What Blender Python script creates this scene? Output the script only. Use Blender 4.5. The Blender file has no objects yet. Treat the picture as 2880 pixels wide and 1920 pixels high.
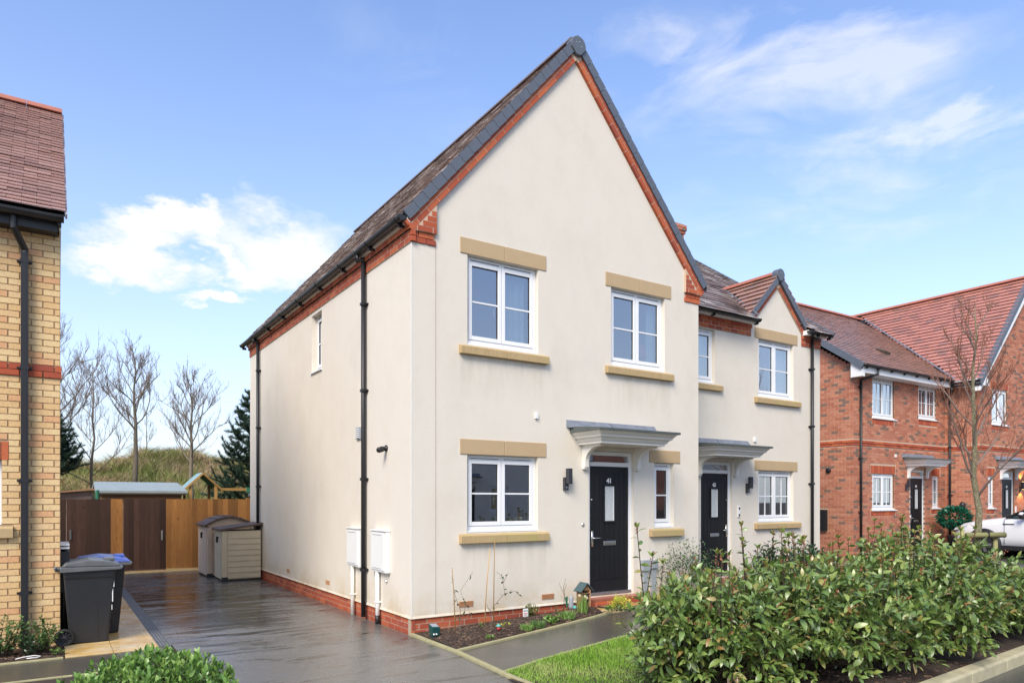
import bpy, bmesh, math, random
import numpy as np
from mathutils import Vector, Matrix
random.seed(7); rng = np.random.default_rng(11)
R = math.radians
C = bpy.context.scene.collection
# ------------------------------------------------------------------ camera
CAM = Vector((-3.885, -8.313, 1.74))
cd = bpy.data.cameras.new('camera'); cam = bpy.data.objects.new('camera', cd); C.objects.link(cam)
cam.location = CAM; cam.rotation_euler = (R(90), 0, R(-33.2))
cd.sensor_width = 36; cd.lens = 24.7; cd.shift_y = 446/2880; cd.clip_end = 900; cd.clip_start = .05
bpy.context.scene.camera = cam
# ------------------------------------------------------------------ world and sun
SC = bpy.context.scene
SC.view_settings.view_transform = 'Standard'; SC.view_settings.look = 'None'
SC.view_settings.exposure = 0.88; SC.view_settings.gamma = 1
SUN_EL, SUN_AZ = 42.0, 232.0      # azimuth clockwise from +Y (north)
W = bpy.data.worlds.new('World'); SC.world = W; W.use_nodes = True
def sky_world():
    nt = W.node_tree; N = nt.nodes; L = nt.links; N.clear()
    out = N.new('ShaderNodeOutputWorld'); bg = N.new('ShaderNodeBackground'); bg.inputs[1].default_value = 0.10
    sky = N.new('ShaderNodeTexSky'); sky.sky_type = 'NISHITA'; sky.sun_disc = False
    sky.sun_elevation = R(SUN_EL); sky.sun_rotation = R(SUN_AZ); sky.air_density = 1.0; sky.dust_density = .6; sky.ozone_density = 2.2
    tc = N.new('ShaderNodeTexCoord')
    def m(op, a, b=None, c=None, clamp=False):
        n = N.new('ShaderNodeMath'); n.operation = op; n.use_clamp = clamp
        for i, x in enumerate((a, b, c)):
            if x is None: continue
            if isinstance(x, (int, float)): n.inputs[i].default_value = x
            else: L.new(x, n.inputs[i])
        return n.outputs[0]
    D = tc.outputs['Generated']
    mp = N.new('ShaderNodeMapping'); mp.inputs['Scale'].default_value = (1, 1, 2.0); L.new(D, mp.inputs[0])
    def noise(scale, det, rough, dist=0, vec=None):
        n = N.new('ShaderNodeTexNoise'); n.inputs['Scale'].default_value = scale; n.inputs['Detail'].default_value = det
        n.inputs['Roughness'].default_value = rough; n.inputs['Distortion'].default_value = dist
        L.new(vec or mp.outputs[0], n.inputs['Vector']); return n.outputs[0]
    sep = N.new('ShaderNodeSeparateXYZ'); L.new(D, sep.inputs[0]); z = sep.outputs[2]
    wob = N.new('ShaderNodeTexNoise'); wob.inputs['Scale'].default_value = 6; wob.inputs['Detail'].default_value = 6; wob.inputs['Roughness'].default_value = .62; L.new(mp.outputs[0], wob.inputs['Vector'])
    wv = N.new('ShaderNodeVectorMath'); wv.operation = 'MULTIPLY_ADD'; L.new(wob.outputs['Color'], wv.inputs[0]); wv.inputs[1].default_value = (.17, .17, .20); L.new(D, wv.inputs[2])
    wp = N.new('ShaderNodeVectorMath'); wp.operation = 'SUBTRACT'; L.new(wv.outputs[0], wp.inputs[0]); wp.inputs[1].default_value = (.085, .085, .10)
    def blob(c, r, st):                       # soft cloud body round a direction
        s = N.new('ShaderNodeVectorMath'); s.operation = 'SUBTRACT'; L.new(wp.outputs[0], s.inputs[0]); s.inputs[1].default_value = c
        k = N.new('ShaderNodeVectorMath'); k.operation = 'MULTIPLY'; L.new(s.outputs[0], k.inputs[0]); k.inputs[1].default_value = (1/r[0], 1/r[0], 1/r[1])
        l = N.new('ShaderNodeVectorMath'); l.operation = 'LENGTH'; L.new(k.outputs[0], l.inputs[0])
        return m('MULTIPLY', m('SUBTRACT', 1.0, l.outputs[1], clamp=True), st)
    A = R(33.2)
    def dr(px, py):                           # direction of a point of the sky seen in the photograph
        v = Vector((math.sin(A), math.cos(A), 0)) + Vector((math.cos(A), -math.sin(A), 0))*((px-1440)/1976) + Vector((0, 0, (1406-py)/1976))
        return tuple(v.normalized())
    cum = [(dr(450, 655), (.100, .040), 1.8), (dr(320, 715), (.09, .026), 1.2), (dr(790, 700), (.13, .050), 1.0), (dr(600, 835), (.06, .017), 1.3), (dr(650, 750), (.11, .022), .9),
           ((-.75, .3, .42), (.3, .16), 2.2), ((-.2, -.85, .30), (.30, .12), 2.0), ((-.5, -.75, .35), (.35, .13), 2.0), ((-.1, -.4, .8), (.6, .5), 1.6)]  # unseen clouds out of view; the overhead one enlarged for more neutral skylight
    acc = None
    for b in cum:
        o = blob(*b); acc = o if acc is None else m('MAXIMUM', acc, o)
    n1 = noise(9, 9, .6)
    mask = m('MULTIPLY', m('MULTIPLY', acc, m('ADD', n1, .45)), 1.5, clamp=True)
    mask = m('POWER', mask, 1.3)
    # cirrus, high and thin, in the upper right and round the sky
    mp2 = N.new('ShaderNodeMapping'); mp2.inputs['Rotation'].default_value = (0, .25, .4); mp2.inputs['Scale'].default_value = (1.0, 1.0, 3.2); L.new(D, mp2.inputs[0])
    c1 = noise(5.2, 10, .58, .7, mp2.outputs[0]); c2 = noise(2.1, 3, .5, 0, D)
    ci = None
    for b in [(dr(2100, 220), (.22, .10), 1.0), (dr(2480, 90), (.15, .12), 1.2), (dr(2700, 360), (.28, .035), 1.3), (dr(2500, 570), (.35, .05), .7), (dr(1850, 190), (.13, .05), .9), (dr(2250, 150), (.10, .11), 1.2)]:
        o = blob(*b); ci = o if ci is None else m('MAXIMUM', ci, o)
    gen = m('MULTIPLY', m('SUBTRACT', c2, .54, clamp=True), 1.3)
    ci = m('MAXIMUM', ci, m('MULTIPLY', gen, m('MULTIPLY', m('SUBTRACT', z, .05, clamp=True), 2.0, clamp=True)))
    cir = m('MULTIPLY', m('MULTIPLY', m('SUBTRACT', c1, .445, clamp=True), 5.5), ci, clamp=True)
    cir = m('MULTIPLY', cir, .5)
    tot = m('MAXIMUM', mask, cir, clamp=True)
    # thin veil, stronger near the horizon
    veil = m('MULTIPLY', m('POWER', m('SUBTRACT', 1.0, m('ABSOLUTE', z), clamp=True), 3.6), .92)
    mx0 = N.new('ShaderNodeMix'); mx0.data_type = 'RGBA'; L.new(veil, mx0.inputs[0])
    base = N.new('ShaderNodeMix'); base.data_type = 'RGBA'; base.blend_type = 'MULTIPLY'; base.inputs[0].default_value = 1
    L.new(sky.outputs[0], base.inputs[6]); base.inputs[7].default_value = (1.44, 1.48, 1.68, 1)
    L.new(base.outputs[2], mx0.inputs[6]); mx0.inputs[7].default_value = (4.6, 4.95, 5.4, 1)
    mx = N.new('ShaderNodeMix'); mx.data_type = 'RGBA'; L.new(tot, mx.inputs[0])
    L.new(mx0.outputs[2], mx.inputs[6]); mx.inputs[7].default_value = (6.0, 5.95, 5.95, 1)
    L.new(mx.outputs[2], bg.inputs[0]); L.new(bg.outputs[0], out.inputs[0])
sky_world()
sd = bpy.data.lights.new('sun', 'SUN'); sd.energy = 2.3; sd.angle = R(28); sd.color = (1, .915, .785)
sun = bpy.data.objects.new('sun', sd); C.objects.link(sun)
_s = Vector((math.sin(R(SUN_AZ))*math.cos(R(SUN_EL)), math.cos(R(SUN_AZ))*math.cos(R(SUN_EL)), math.sin(R(SUN_EL))))
sun.rotation_euler = _s.to_track_quat('Z', 'Y').to_euler()

# ------------------------------------------------------------------ materials
class Mat:
    def __init__(s, name):
        s.m = bpy.data.materials.new(name); s.m.use_nodes = True; s.nt = s.m.node_tree
        s.N = s.nt.nodes; s.L = s.nt.links; s.b = s.N['Principled BSDF']; s.tc = None
    def co(s, sc=(1, 1, 1)):
        if s.tc is None: s.tc = s.N.new('ShaderNodeNewGeometry')
        mp = s.N.new('ShaderNodeMapping'); mp.inputs['Scale'].default_value = sc; s.L.new(s.tc.outputs['Position'], mp.inputs[0]); return mp.outputs[0]
    def noise(s, scale, det=4, rough=.55, sc=(1, 1, 1), dist=0, col=False):
        n = s.N.new('ShaderNodeTexNoise'); n.inputs['Scale'].default_value = scale; n.inputs['Detail'].default_value = det
        n.inputs['Roughness'].default_value = rough; n.inputs['Distortion'].default_value = dist
        s.L.new(s.co(sc), n.inputs['Vector']); return n.outputs[1 if col else 0]
    def math(s, op, a, b=0., c=0., clamp=False):
        n = s.N.new('ShaderNodeMath'); n.operation = op; n.use_clamp = clamp
        for i, x in enumerate((a, b, c)):
            if isinstance(x, (int, float)): n.inputs[i].default_value = x
            else: s.L.new(x, n.inputs[i])
        return n.outputs[0]
    def ramp(s, fac, stops, interp='LINEAR'):
        n = s.N.new('ShaderNodeValToRGB'); n.color_ramp.interpolation = interp; e = n.color_ramp.elements
        while len(e) < len(stops): e.new(.5)
        for i, (p, c) in enumerate(stops): e[i].position = p; e[i].color = (*c, 1) if len(c) == 3 else c
        s.L.new(fac, n.inputs[0]); return n.outputs[0]
    def mix(s, fac, a, b, blend='MIX'):
        n = s.N.new('ShaderNodeMix'); n.data_type = 'RGBA'; n.blend_type = blend
        for i, x in ((0, fac), (6, a), (7, b)):
            if isinstance(x, (int, float)): n.inputs[i].default_value = x
            elif isinstance(x, tuple): n.inputs[i].default_value = (*x, 1)
            else: s.L.new(x, n.inputs[i])
        return n.outputs[2]
    def rnd(s):
        oi = s.N.new('ShaderNodeObjectInfo'); ge = s.N.new('ShaderNodeNewGeometry')
        return s.math('FRACT', s.math('ADD', oi.outputs['Random'], ge.outputs['Random Per Island']))
    def bump(s, h, st, dist=.01):
        n = s.N.new('ShaderNodeBump'); n.inputs['Strength'].default_value = st; n.inputs['Distance'].default_value = dist
        s.L.new(h, n.inputs['Height'])
        if s.b.inputs['Normal'].is_linked: s.L.new(s.b.inputs['Normal'].links[0].from_socket, n.inputs['Normal'])
        s.L.new(n.outputs[0], s.b.inputs['Normal']); return s
    def set(s, col=None, rough=None, spec=None, metal=None, coat=None):
        for k, v in (('Base Color', col), ('Roughness', rough), ('Specular IOR Level', spec), ('Metallic', metal), ('Coat Weight', coat)):
            if v is None: continue
            if isinstance(v, (int, float)): s.b.inputs[k].default_value = v
            elif isinstance(v, tuple): s.b.inputs[k].default_value = (*v, 1)
            else: s.L.new(v, s.b.inputs[k])
        return s
M = {}
def flat(name, col, rough=.5, var=.12, nscale=6, spec=.5, metal=0, bump=0, bscale=200):
    a = Mat(name); n = a.noise(nscale, 5)
    c = a.mix(n, tuple(x*(1-var) for x in col), tuple(min(1, x*(1+var)) for x in col)); a.set(c, rough, spec, metal)
    if bump: a.bump(a.noise(bscale, 3), bump, .003)
    M[name] = a.m; return a
def bricks(name, stops, dark=.0):
    a = Mat(name); r = a.rnd(); c = a.ramp(r, stops, 'CONSTANT')
    n = a.noise(38, 6, .65); c = a.mix(a.math('MULTIPLY', a.math('SUBTRACT', n, .45, clamp=True), 1.6, clamp=True), c, (.62, .50, .42), 'MULTIPLY')
    if dark:
        sp = a.noise(70, 2, .5); k = a.math('GREATER_THAN', sp, .725); c = a.mix(k, c, (.11, .07, .05))
    a.set(c, .85, .3); a.bump(a.noise(160, 4), .5, .002); M[name] = a.m
# cream render
a = Mat('render_cream'); n = a.noise(.55, 6, .6); n2 = a.noise(2.2, 5, .65, (1, 1, .7))
c = a.mix(a.math('MULTIPLY', n, .7), (.745, .69, .60), (.705, .645, .55)); c = a.mix(a.math('MULTIPLY', a.math('SUBTRACT', n2, .45, clamp=True), 1.1), c, (.64, .56, .44))
n4 = a.noise(.9, 6, .7, (1, 1, .8)); c = a.mix(a.math('MULTIPLY', a.math('SUBTRACT', n4, .52, clamp=True), 1.3, clamp=True), c, (.50, .47, .42))
sx = a.N.new('ShaderNodeSeparateXYZ'); a.L.new(a.tc.outputs['Position'], sx.inputs[0])
low = a.math('MULTIPLY', a.math('SUBTRACT', .62, sx.outputs[2], clamp=True), 2.2, clamp=True); nx = a.noise(2.5, 5, .7)
c = a.mix(a.math('MULTIPLY', low, a.math('MULTIPLY', a.math('SUBTRACT', nx, .38, clamp=True), 3.0, clamp=True), clamp=True), c, (.55, .42, .25))
n5 = a.noise(3.4, 5, .7, (1.6, 1, .22)); zz = sx.outputs[2]
def under(zt, ln): return a.math('MULTIPLY', a.math('LESS_THAN', zz, zt), a.math('SUBTRACT', 1.0, a.math('DIVIDE', a.math('SUBTRACT', zt, zz), ln), clamp=True))
def xin(a0, a1): return a.math('MULTIPLY', a.math('GREATER_THAN', sx.outputs[0], a0), a.math('LESS_THAN', sx.outputs[0], a1))
run = a.math('MULTIPLY', under(3.72, .7), a.math('MAXIMUM', xin(.72, 2.15), xin(3.3, 4.7))); run = a.math('MAXIMUM', run, a.math('MULTIPLY', under(1.15, .6), a.math('MAXIMUM', xin(.72, 2.15), xin(4.2, 4.95))))
c = a.mix(a.math('MULTIPLY', run, a.math('MULTIPLY', a.math('SUBTRACT', n5, .40, clamp=True), 2.2), clamp=True), c, (.50, .45, .36))
a.set(c, .95, .2); sp = a.noise(70, 4, .75); a.set(a.mix(a.math('MULTIPLY', a.math('SUBTRACT', sp, .48, clamp=True), 1.5, clamp=True), c, (.50, .46, .39))); a.bump(sp, .6, .006); a.bump(a.noise(9, 4, .6), .12, .01); M['render_cream'] = a.m
bricks('brick_red', [(0, (.42, .095, .045)), (.25, (.47, .12, .055)), (.5, (.38, .085, .045)), (.75, (.52, .14, .06)), (.92, (.34, .08, .05))])
bricks('brick_old', [(0, (.46, .18, .11)), (.22, (.53, .235, .15)), (.40, (.42, .155, .095)), (.58, (.50, .205, .125)), (.82, (.22, .145, .11)), (.93, (.57, .25, .15))])
bricks('brick_yellow', [(0, (.70, .47, .23)), (.3, (.72, .49, .25)), (.5, (.75, .55, .29)), (.78, (.68, .39, .20)), (.88, (.73, .52, .28))], .7)
flat('mortar_tan', (.40, .28, .17), .95, .2, 30, .2)
flat('mortar', (.42, .33, .24), .95, .2, 30, .2); flat('mortar_grey', (.27, .22, .16), .95, .2, 30, .2)
flat('mortar_red', (.56, .41, .30), .95, .2, 30, .2)
a = Mat('stone'); n = a.noise(5, 6, .6); n2 = a.noise(90, 2, .5, (1, 1, .04)); c = a.mix(n, (.47, .34, .20), (.53, .395, .245)); c = a.mix(a.math('MULTIPLY', n2, .3), c, (.36, .25, .13))
a.set(c, .9, .25); a.bump(a.noise(150, 4), .3, .002); M['stone'] = a.m
a = Mat('stone_sill'); n = a.noise(6, 6, .65); n2 = a.noise(60, 2, .5, (1, 1, .05)); c = a.mix(n, (.42, .30, .15), (.50, .365, .205)); c = a.mix(a.math('MULTIPLY', a.math('SUBTRACT', n2, .5, clamp=True), 2., clamp=True), c, (.28, .20, .08)); n3 = a.noise(3, 4)
c = a.mix(a.math('MULTIPLY', a.math('SUBTRACT', n3, .5, clamp=True), 2.5, clamp=True), c, (.36, .33, .10)); a.set(c, .8, .3); a.bump(a.noise(120, 3), .3, .002); M['stone_sill'] = a.m
flat('upvc', (.80, .81, .82), .3, .03, 3); flat('paint_cream', (.76, .73, .66), .5, .06, 5); flat('white_paint', (.80, .80, .78), .45, .06, 4)
flat('black_plastic', (.013, .013, .015), .45, .25, 20); flat('gutter', (.022, .023, .025), .4, .3, 12, bump=.2, bscale=60)
flat('verge_grey', (.105, .122, .15), .5, .15, 14, bump=.25, bscale=90); flat('lead', (.17, .19, .23), .45, .45, 11, bump=.3, bscale=50)
flat('canopy_top', (.085, .10, .095), .5, .3, 8); flat('charcoal', (.035, .036, .045), .4, .1)
a = Mat('door_black'); n = a.noise(14, 5, .6, (3, 3, .3)); a.set(a.mix(n, (.006, .006, .007), (.014, .014, .016)), .5, .35); a.bump(a.noise(60, 4, .6, (3, 3, .25)), .35, .002); M['door_black'] = a.m
flat('steel', (.6, .6, .58), .25, .08, 20, .5, .9); flat('door_lite', (.50, .53, .53), .22, .25, 30)
def tile(name, stops, lichen=.5, rough=.20, coat=.3):
    a = Mat(name); r = a.rnd(); c = a.ramp(r, stops); n = a.noise(9, 5, .6)
    c = a.mix(a.math('MULTIPLY', a.math('SUBTRACT', n, .5, clamp=True), lichen*2), c, (.25, .22, .19)); a.set(c, rough, .55, None, coat); a.b.inputs['Coat Roughness'].default_value = .22; a.b.inputs['Coat IOR'].default_value = 1.55
    rr = a.ramp(a.noise(14, 4), [(.3, (rough*.6,)*3), (.7, (rough*1.7,)*3)]); a.set(None, rr); a.bump(a.noise(120, 3), .25, .002); M[name] = a.m
tile('tile_brown', [(0, (.09, .06, .055)), (.22, (.34, .24, .20)), (.42, (.12, .08, .07)), (.62, (.52, .44, .40)), (.78, (.20, .13, .11)), (1, (.66, .60, .56))], .8, .34, .4)  # pale stops put lichen and wet sky reflection into the tile colour
tile('tile_red', [(0, (.34, .19, .145)), (.4, (.42, .23, .17)), (.75, (.35, .20, .15)), (1, (.27, .18, .15))], .7, .28, .5)
tile('tile_wing', [(0, (.44, .19, .14)), (.5, (.50, .22, .165)), (.8, (.41, .175, .135)), (1, (.30, .16, .13))], .3, .27)
tile('tile_left', [(0, (.46, .27, .22)), (.5, (.56, .36, .31)), (1, (.36, .22, .19))], .4, .25, .8)
flat('ridge_brown', (.17, .13, .12), .5, .3, 12)
flat('ridge_red', (.42, .15, .10), .6, .2, 12)
# glass: thin pane with dark, faintly tinted body
a = Mat('glass'); a.N.remove(a.b); out = a.N['Material Output']
gl = a.N.new('ShaderNodeBsdfGlossy'); gl.inputs['Roughness'].default_value = .01; gl.inputs[0].default_value = (.95, .97, 1, 1)
tr = a.N.new('ShaderNodeBsdfTransparent'); tr.inputs[0].default_value = (.70, .76, .78, 1)
fr = a.N.new('ShaderNodeFresnel'); fr.inputs[0].default_value = 1.5; mxs = a.N.new('ShaderNodeMixShader')
gb = a.N.new('ShaderNodeNewGeometry'); k = a.math('MULTIPLY', a.math('MULTIPLY_ADD', fr.outputs[0], 4.5, .16), a.math('SUBTRACT', 1.0, gb.outputs['Backfacing']), clamp=True); a.L.new(k, mxs.inputs[0]); a.L.new(tr.outputs[0], mxs.inputs[1]); a.L.new(gl.outputs[0], mxs.inputs[2]); a.L.new(mxs.outputs[0], out.inputs[0]); M['glass'] = a.m
flat('inner_wall', (.42, .41, .39), .9, .1, 2); flat('curtain', (.74, .74, .73), .9, .06, 3); flat('net_blue', (.45, .50, .54), .9, .1, 3)
# wet asphalt
def asphalt(name, wet, colr=(.100, .099, .096)):
    a = Mat(name); big = a.noise(.8, 5, .6); agg = a.noise(260, 2, .6); c = a.mix(agg, tuple(x*.55 for x in colr), tuple(x*1.7 for x in colr))
    c = a.mix(a.math('MULTIPLY', big, .6), c, tuple(x*1.3 for x in (colr[0]*1.25, colr[1]*1.15, colr[2])))
    pud = a.noise(1.0, 4, .55, (.8, 1.3, 1)); sm = a.ramp(pud, [(.40, (1,)*3), (.52, (0,)*3)])
    rr = a.mix(a.math('MULTIPLY', sm, wet), (.27, .27, .27), (.035, .035, .035)); a.set(c, rr, 1.0 if wet > .5 else .8)
    if wet > .5:                                # shallow puddle field in the middle of the drive
        sx = a.N.new('ShaderNodeSeparateXYZ'); a.L.new(a.tc.outputs['Position'], sx.inputs[0])
        ex = a.math('DIVIDE', a.math('ADD', sx.outputs[0], 1.75), 1.15); ey = a.math('DIVIDE', a.math('SUBTRACT', sx.outputs[1], 4.3), 3.4)
        el = a.math('SUBTRACT', 1.25, a.math('ADD', a.math('MULTIPLY', ex, ex), a.math('MULTIPLY', ey, ey)), clamp=True)
        stk = a.noise(1.0, 5, .6, (.75, 4.6, 1), .8); zone = a.ramp(a.math('ADD', a.math('MULTIPLY', el, .20), a.math('MULTIPLY', stk, 1.25)), [(.715, (0,)*3), (.76, (1,)*3)])
        pm = a.ramp(a.noise(.9, 5, .6, (1, 1.6, 1)), [(.56, (0,)*3), (.62, (1,)*3)]); zone = a.math('MAXIMUM', zone, a.math('MULTIPLY', pm, .7))
        base_r = a.mix(a.noise(1.3, 5, .65), (.16, .16, .16), (.38, .38, .38)); a.set(a.mix(zone, c, (.022, .022, .022)), a.mix(zone, base_r, (.03, .03, .03)), 1.0)
    a.bump(a.noise(110, 3, .8), .35 if wet < .9 else .3, .004)
    if wet > .5:
        rip = a.noise(1.0, 2, .5, (.6, 2.1, 1), 1.1); rip2 = a.noise(1.0, 2, .5, (1.3, 6.0, 1), .3)
        # standing ripples only where the old tarmac dips
        a.bump(a.math('MULTIPLY', a.math('ADD', a.math('MULTIPLY', rip, 1.0), a.math('MULTIPLY', rip2, .16)), a.ramp(a.noise(.55, 2, .5), [(.42, (.10,)*3), (.58, (.6,)*3)])), .40, .10)
    M[name] = a.m
asphalt('asphalt_wet', 1.0); asphalt('asphalt_path', .3, (.065, .062, .055)); asphalt('asphalt_road', .35, (.05, .05, .05))
a = Mat('slab_yellow'); n = a.noise(3.2, 6, .6); c = a.mix(a.ramp(n, [(.4, (0,)*3), (.6, (1,)*3)]), (.60, .39, .13), (.66, .54, .34)); c = a.mix(a.math('MULTIPLY', a.noise(30, 4), .3), c, (.45, .28, .09)); a.set(c, a.ramp(a.noise(1.8, 4), [(.4, (.18,)*3), (.6, (.5,)*3)]), .5); a.bump(a.noise(140, 3), .25, .003); M['slab_yellow'] = a.m
flat('concrete_edge', (.36, .33, .18), .8, .3, 12, bump=.4); flat('kerb', (.42, .38, .25), .75, .35, 7, bump=.4, bscale=120)
flat('drain', (.16, .165, .17), .45, .25, 20); flat('drain_dark', (.03, .03, .03), .6)
flat('soil', (.045, .030, .022), .95, .5, 25, bump=1, bscale=80)
a = Mat('bark'); r = a.rnd(); a.set(a.ramp(r, [(0, (.025, .016, .012)), (.5, (.06, .036, .024)), (.85, (.12, .07, .045)), (1, (.26, .17, .11))]), .7); M['bark'] = a.m
def leaf(name, stops, rough=.35, spec=.5, trans=.15):
    a = Mat(name); r = a.rnd(); c = a.ramp(r, stops); a.set(c, rough, spec)
    n = a.noise(25, 3); a.set(a.mix(a.math('MULTIPLY', n, .35), c, tuple(x*.6 for x in stops[len(stops)//2][1])))
    tl = a.N.new('ShaderNodeBsdfTranslucent'); a.L.new(c, tl.inputs[0]); mx = a.N.new('ShaderNodeMixShader'); mx.inputs[0].default_value = trans
    a.L.new(a.b.outputs[0], mx.inputs[1]); a.L.new(tl.outputs[0], mx.inputs[2]); a.L.new(mx.outputs[0], a.N['Material Output'].inputs[0]); M[name] = a.m
leaf('leaf_photinia', [(0, (.075, .15, .03)), (.35, (.13, .23, .05)), (.72, (.20, .30, .07)), (.90, (.30, .37, .09)), (.965, (.36, .30, .09)), (1, (.32, .15, .06))], .36, .9)
leaf('leaf_young', [(0, (.14, .24, .05)), (.5, (.20, .28, .05)), (1, (.27, .22, .07))], .3)
leaf('bud_red', [(0, (.26, .07, .035)), (.5, (.34, .11, .05)), (1, (.42, .20, .09))], .5)
leaf('leaf_bright', [(0, (.10, .22, .04)), (.5, (.18, .33, .07)), (1, (.27, .40, .10))], .3)
leaf('leaf_small', [(0, (.07, .15, .04)), (.5, (.12, .23, .06)), (1, (.20, .31, .09))], .4)
leaf('leaf_dark', [(0, (.02, .055, .022)), (.5, (.035, .085, .035)), (1, (.06, .12, .05))], .35)
leaf('leaf_yellow', [(0, (.40, .48, .05)), (.5, (.60, .62, .08)), (1, (.70, .66, .12))], .5)
leaf('petal', [(0, (.55, .30, .28)), (.5, (.62, .48, .42)), (1, (.70, .62, .55))], .6)
leaf('needles', [(0, (.025, .06, .035)), (.5, (.045, .09, .055)), (1, (.08, .13, .07))], .5)
leaf('plastic_leaf', [(0, (.0, .07, .04)), (.5, (.01, .13, .07)), (1, (.02, .18, .10))], .3)
def grass(name, green, straw, sc):
    a = Mat(name); r = a.rnd(); n = a.noise(sc, 4, .6); f = a.math('ADD', a.math('MULTIPLY', a.math('SUBTRACT', n, .5), 3.0), a.math('ADD', a.math('MULTIPLY', r, .7), .22), clamp=True)
    a.set(a.ramp(f, [(0, green[0]), (.45, green[1]), (.62, straw[0]), (1, straw[1])]), .7, .2); M[name] = a.m
grass('hill_grass', ((.19, .25, .06), (.34, .35, .12)), ((.44, .37, .19), (.50, .34, .21)), .9)
grass('lawn_grass', ((.14, .29, .03), (.20, .37, .04)), ((.24, .39, .07), (.34, .42, .13)), 1.5)
flat('hill_soil', (.22, .20, .10), 1, .4, 2)
def wood(name, c1, c2, sc=(9, 9, .7), rough=.75):
    a = Mat(name); r = a.rnd(); n = a.ramp(a.noise(3, 6, .7, sc, 1.2), [(.3, (0,)*3), (.7, (1,)*3)]); c = a.mix(n, c1, c2)
    c = a.mix(a.math('MULTIPLY', r, .8), c, tuple(x*.4 for x in c1)); kn = a.noise(13, 1, .4, (1.4, 1.4, .7)); c = a.mix(a.math('MULTIPLY', a.math('GREATER_THAN', kn, .755), .55), c, tuple(x*.25 for x in c1))
    st = a.noise(1.3, 5, .6, (1, 1, .5)); c = a.mix(a.math('MULTIPLY', a.math('SUBTRACT', st, .5, clamp=True), 1.6, clamp=True), c, tuple(x*.4 for x in c1))
    a.set(c, rough, .3); a.bump(n, .3, .003); M[name] = a.m
wood('fence_orange', (.30, .125, .035), (.46, .215, .06)); wood('fence_brown', (.070, .034, .024), (.115, .060, .042)); wood('shed_wood', (.50, .27, .14), (.58, .34, .2), (.7, 9, 9))
wood('shed_pink', (.46, .33, .28), (.52, .38, .32), (.7, 9, 9)); wood('slat_brown', (.28, .16, .10), (.36, .22, .14)); wood('play_wood', (.48, .27, .08), (.56, .33, .12))
wood('stake', (.34, .33, .13), (.42, .39, .20)); wood('bamboo', (.55, .32, .12), (.62, .40, .18))
flat('felt_roof', (.30, .35, .35), .45, .15, 5); flat('felt_green', (.03, .16, .09), .8, .2); flat('teal_roof', (.24, .38, .38), .5, .25, 4)
a = Mat('tree_bark'); n = a.noise(14, 5, .6, (1, 1, .3)); a.set(a.mix(n, (.13, .105, .075), (.26, .22, .16)), .9); a.bump(n, .6, .01); M['tree_bark'] = a.m
a = Mat('mossy_bark'); n = a.noise(30, 5, .6); a.set(a.ramp(n, [(.35, (.10, .085, .05)), (.55, (.20, .18, .10)), (.7, (.33, .33, .27))]), .9); a.bump(n, .6, .006); M['mossy_bark'] = a.m
flat('twig', (.20, .155, .13), .85, .3, 6); flat('twig_red', (.24, .11, .07), .7, .3, 6); flat('stem_dark', (.05, .035, .022), .8, .3)
flat('bin_grey', (.018, .019, .022), .42, .25, 9, bump=.35, bscale=260); flat('bin_lid', (.12, .125, .13), .3, .35, 9); flat('bin_blue', (.13, .20, .62), .3, .15, 7); flat('rubber', (.015, .016, .017), .6, .2)
flat('store_beige', (.56, .48, .34), .65, .15, 5, bump=.3, bscale=120); flat('store_pink', (.56, .44, .34), .65, .15, 5, bump=.3, bscale=120); flat('store_lid', (.10, .065, .05), .5, .6, 16)
a = Mat('car_paint'); a.set((.74, .75, .77), .28, .6, .1, .8); M['car_paint'] = a.m
flat('car_glass', (.03, .05, .05), .05, .1); flat('car_black', (.015, .015, .016), .4); flat('rim', (.35, .35, .36), .3, .1, 5, .5, .8); flat('headlamp', (.45, .48, .50), .1, .3, 25)
flat('red_cloth', (.55, .04, .05), .7); flat('basket', (.45, .24, .08), .8, .3, 60); flat('grey_plastic', (.30, .33, .36), .5, .1)
flat('teal_plastic', (.01, .06, .055), .3, .2); flat('mat_orange', (.42, .20, .07), .9, .25, 30, bump=.6); flat('slate', (.05, .09, .10), .6, .2)
flat('cream_petal', (.75, .70, .45), .6); flat('toy_red', (.5, .05, .05), .5, .4, 60); flat('toy_teal', (.10, .40, .38), .5, .2); flat('black_metal', (.02, .02, .022), .4)
flat('terracotta_vent', (.50, .25, .12), .8, .15, 20); flat('tile_step', (.36, .12, .07), .35, .2, 14)
e = Mat('lamp_glow'); e.b.inputs['Emission Color'].default_value = (1, .72, .25, 1); e.b.inputs['Emission Strength'].default_value = 3; M['lamp_glow'] = e.m

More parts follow.
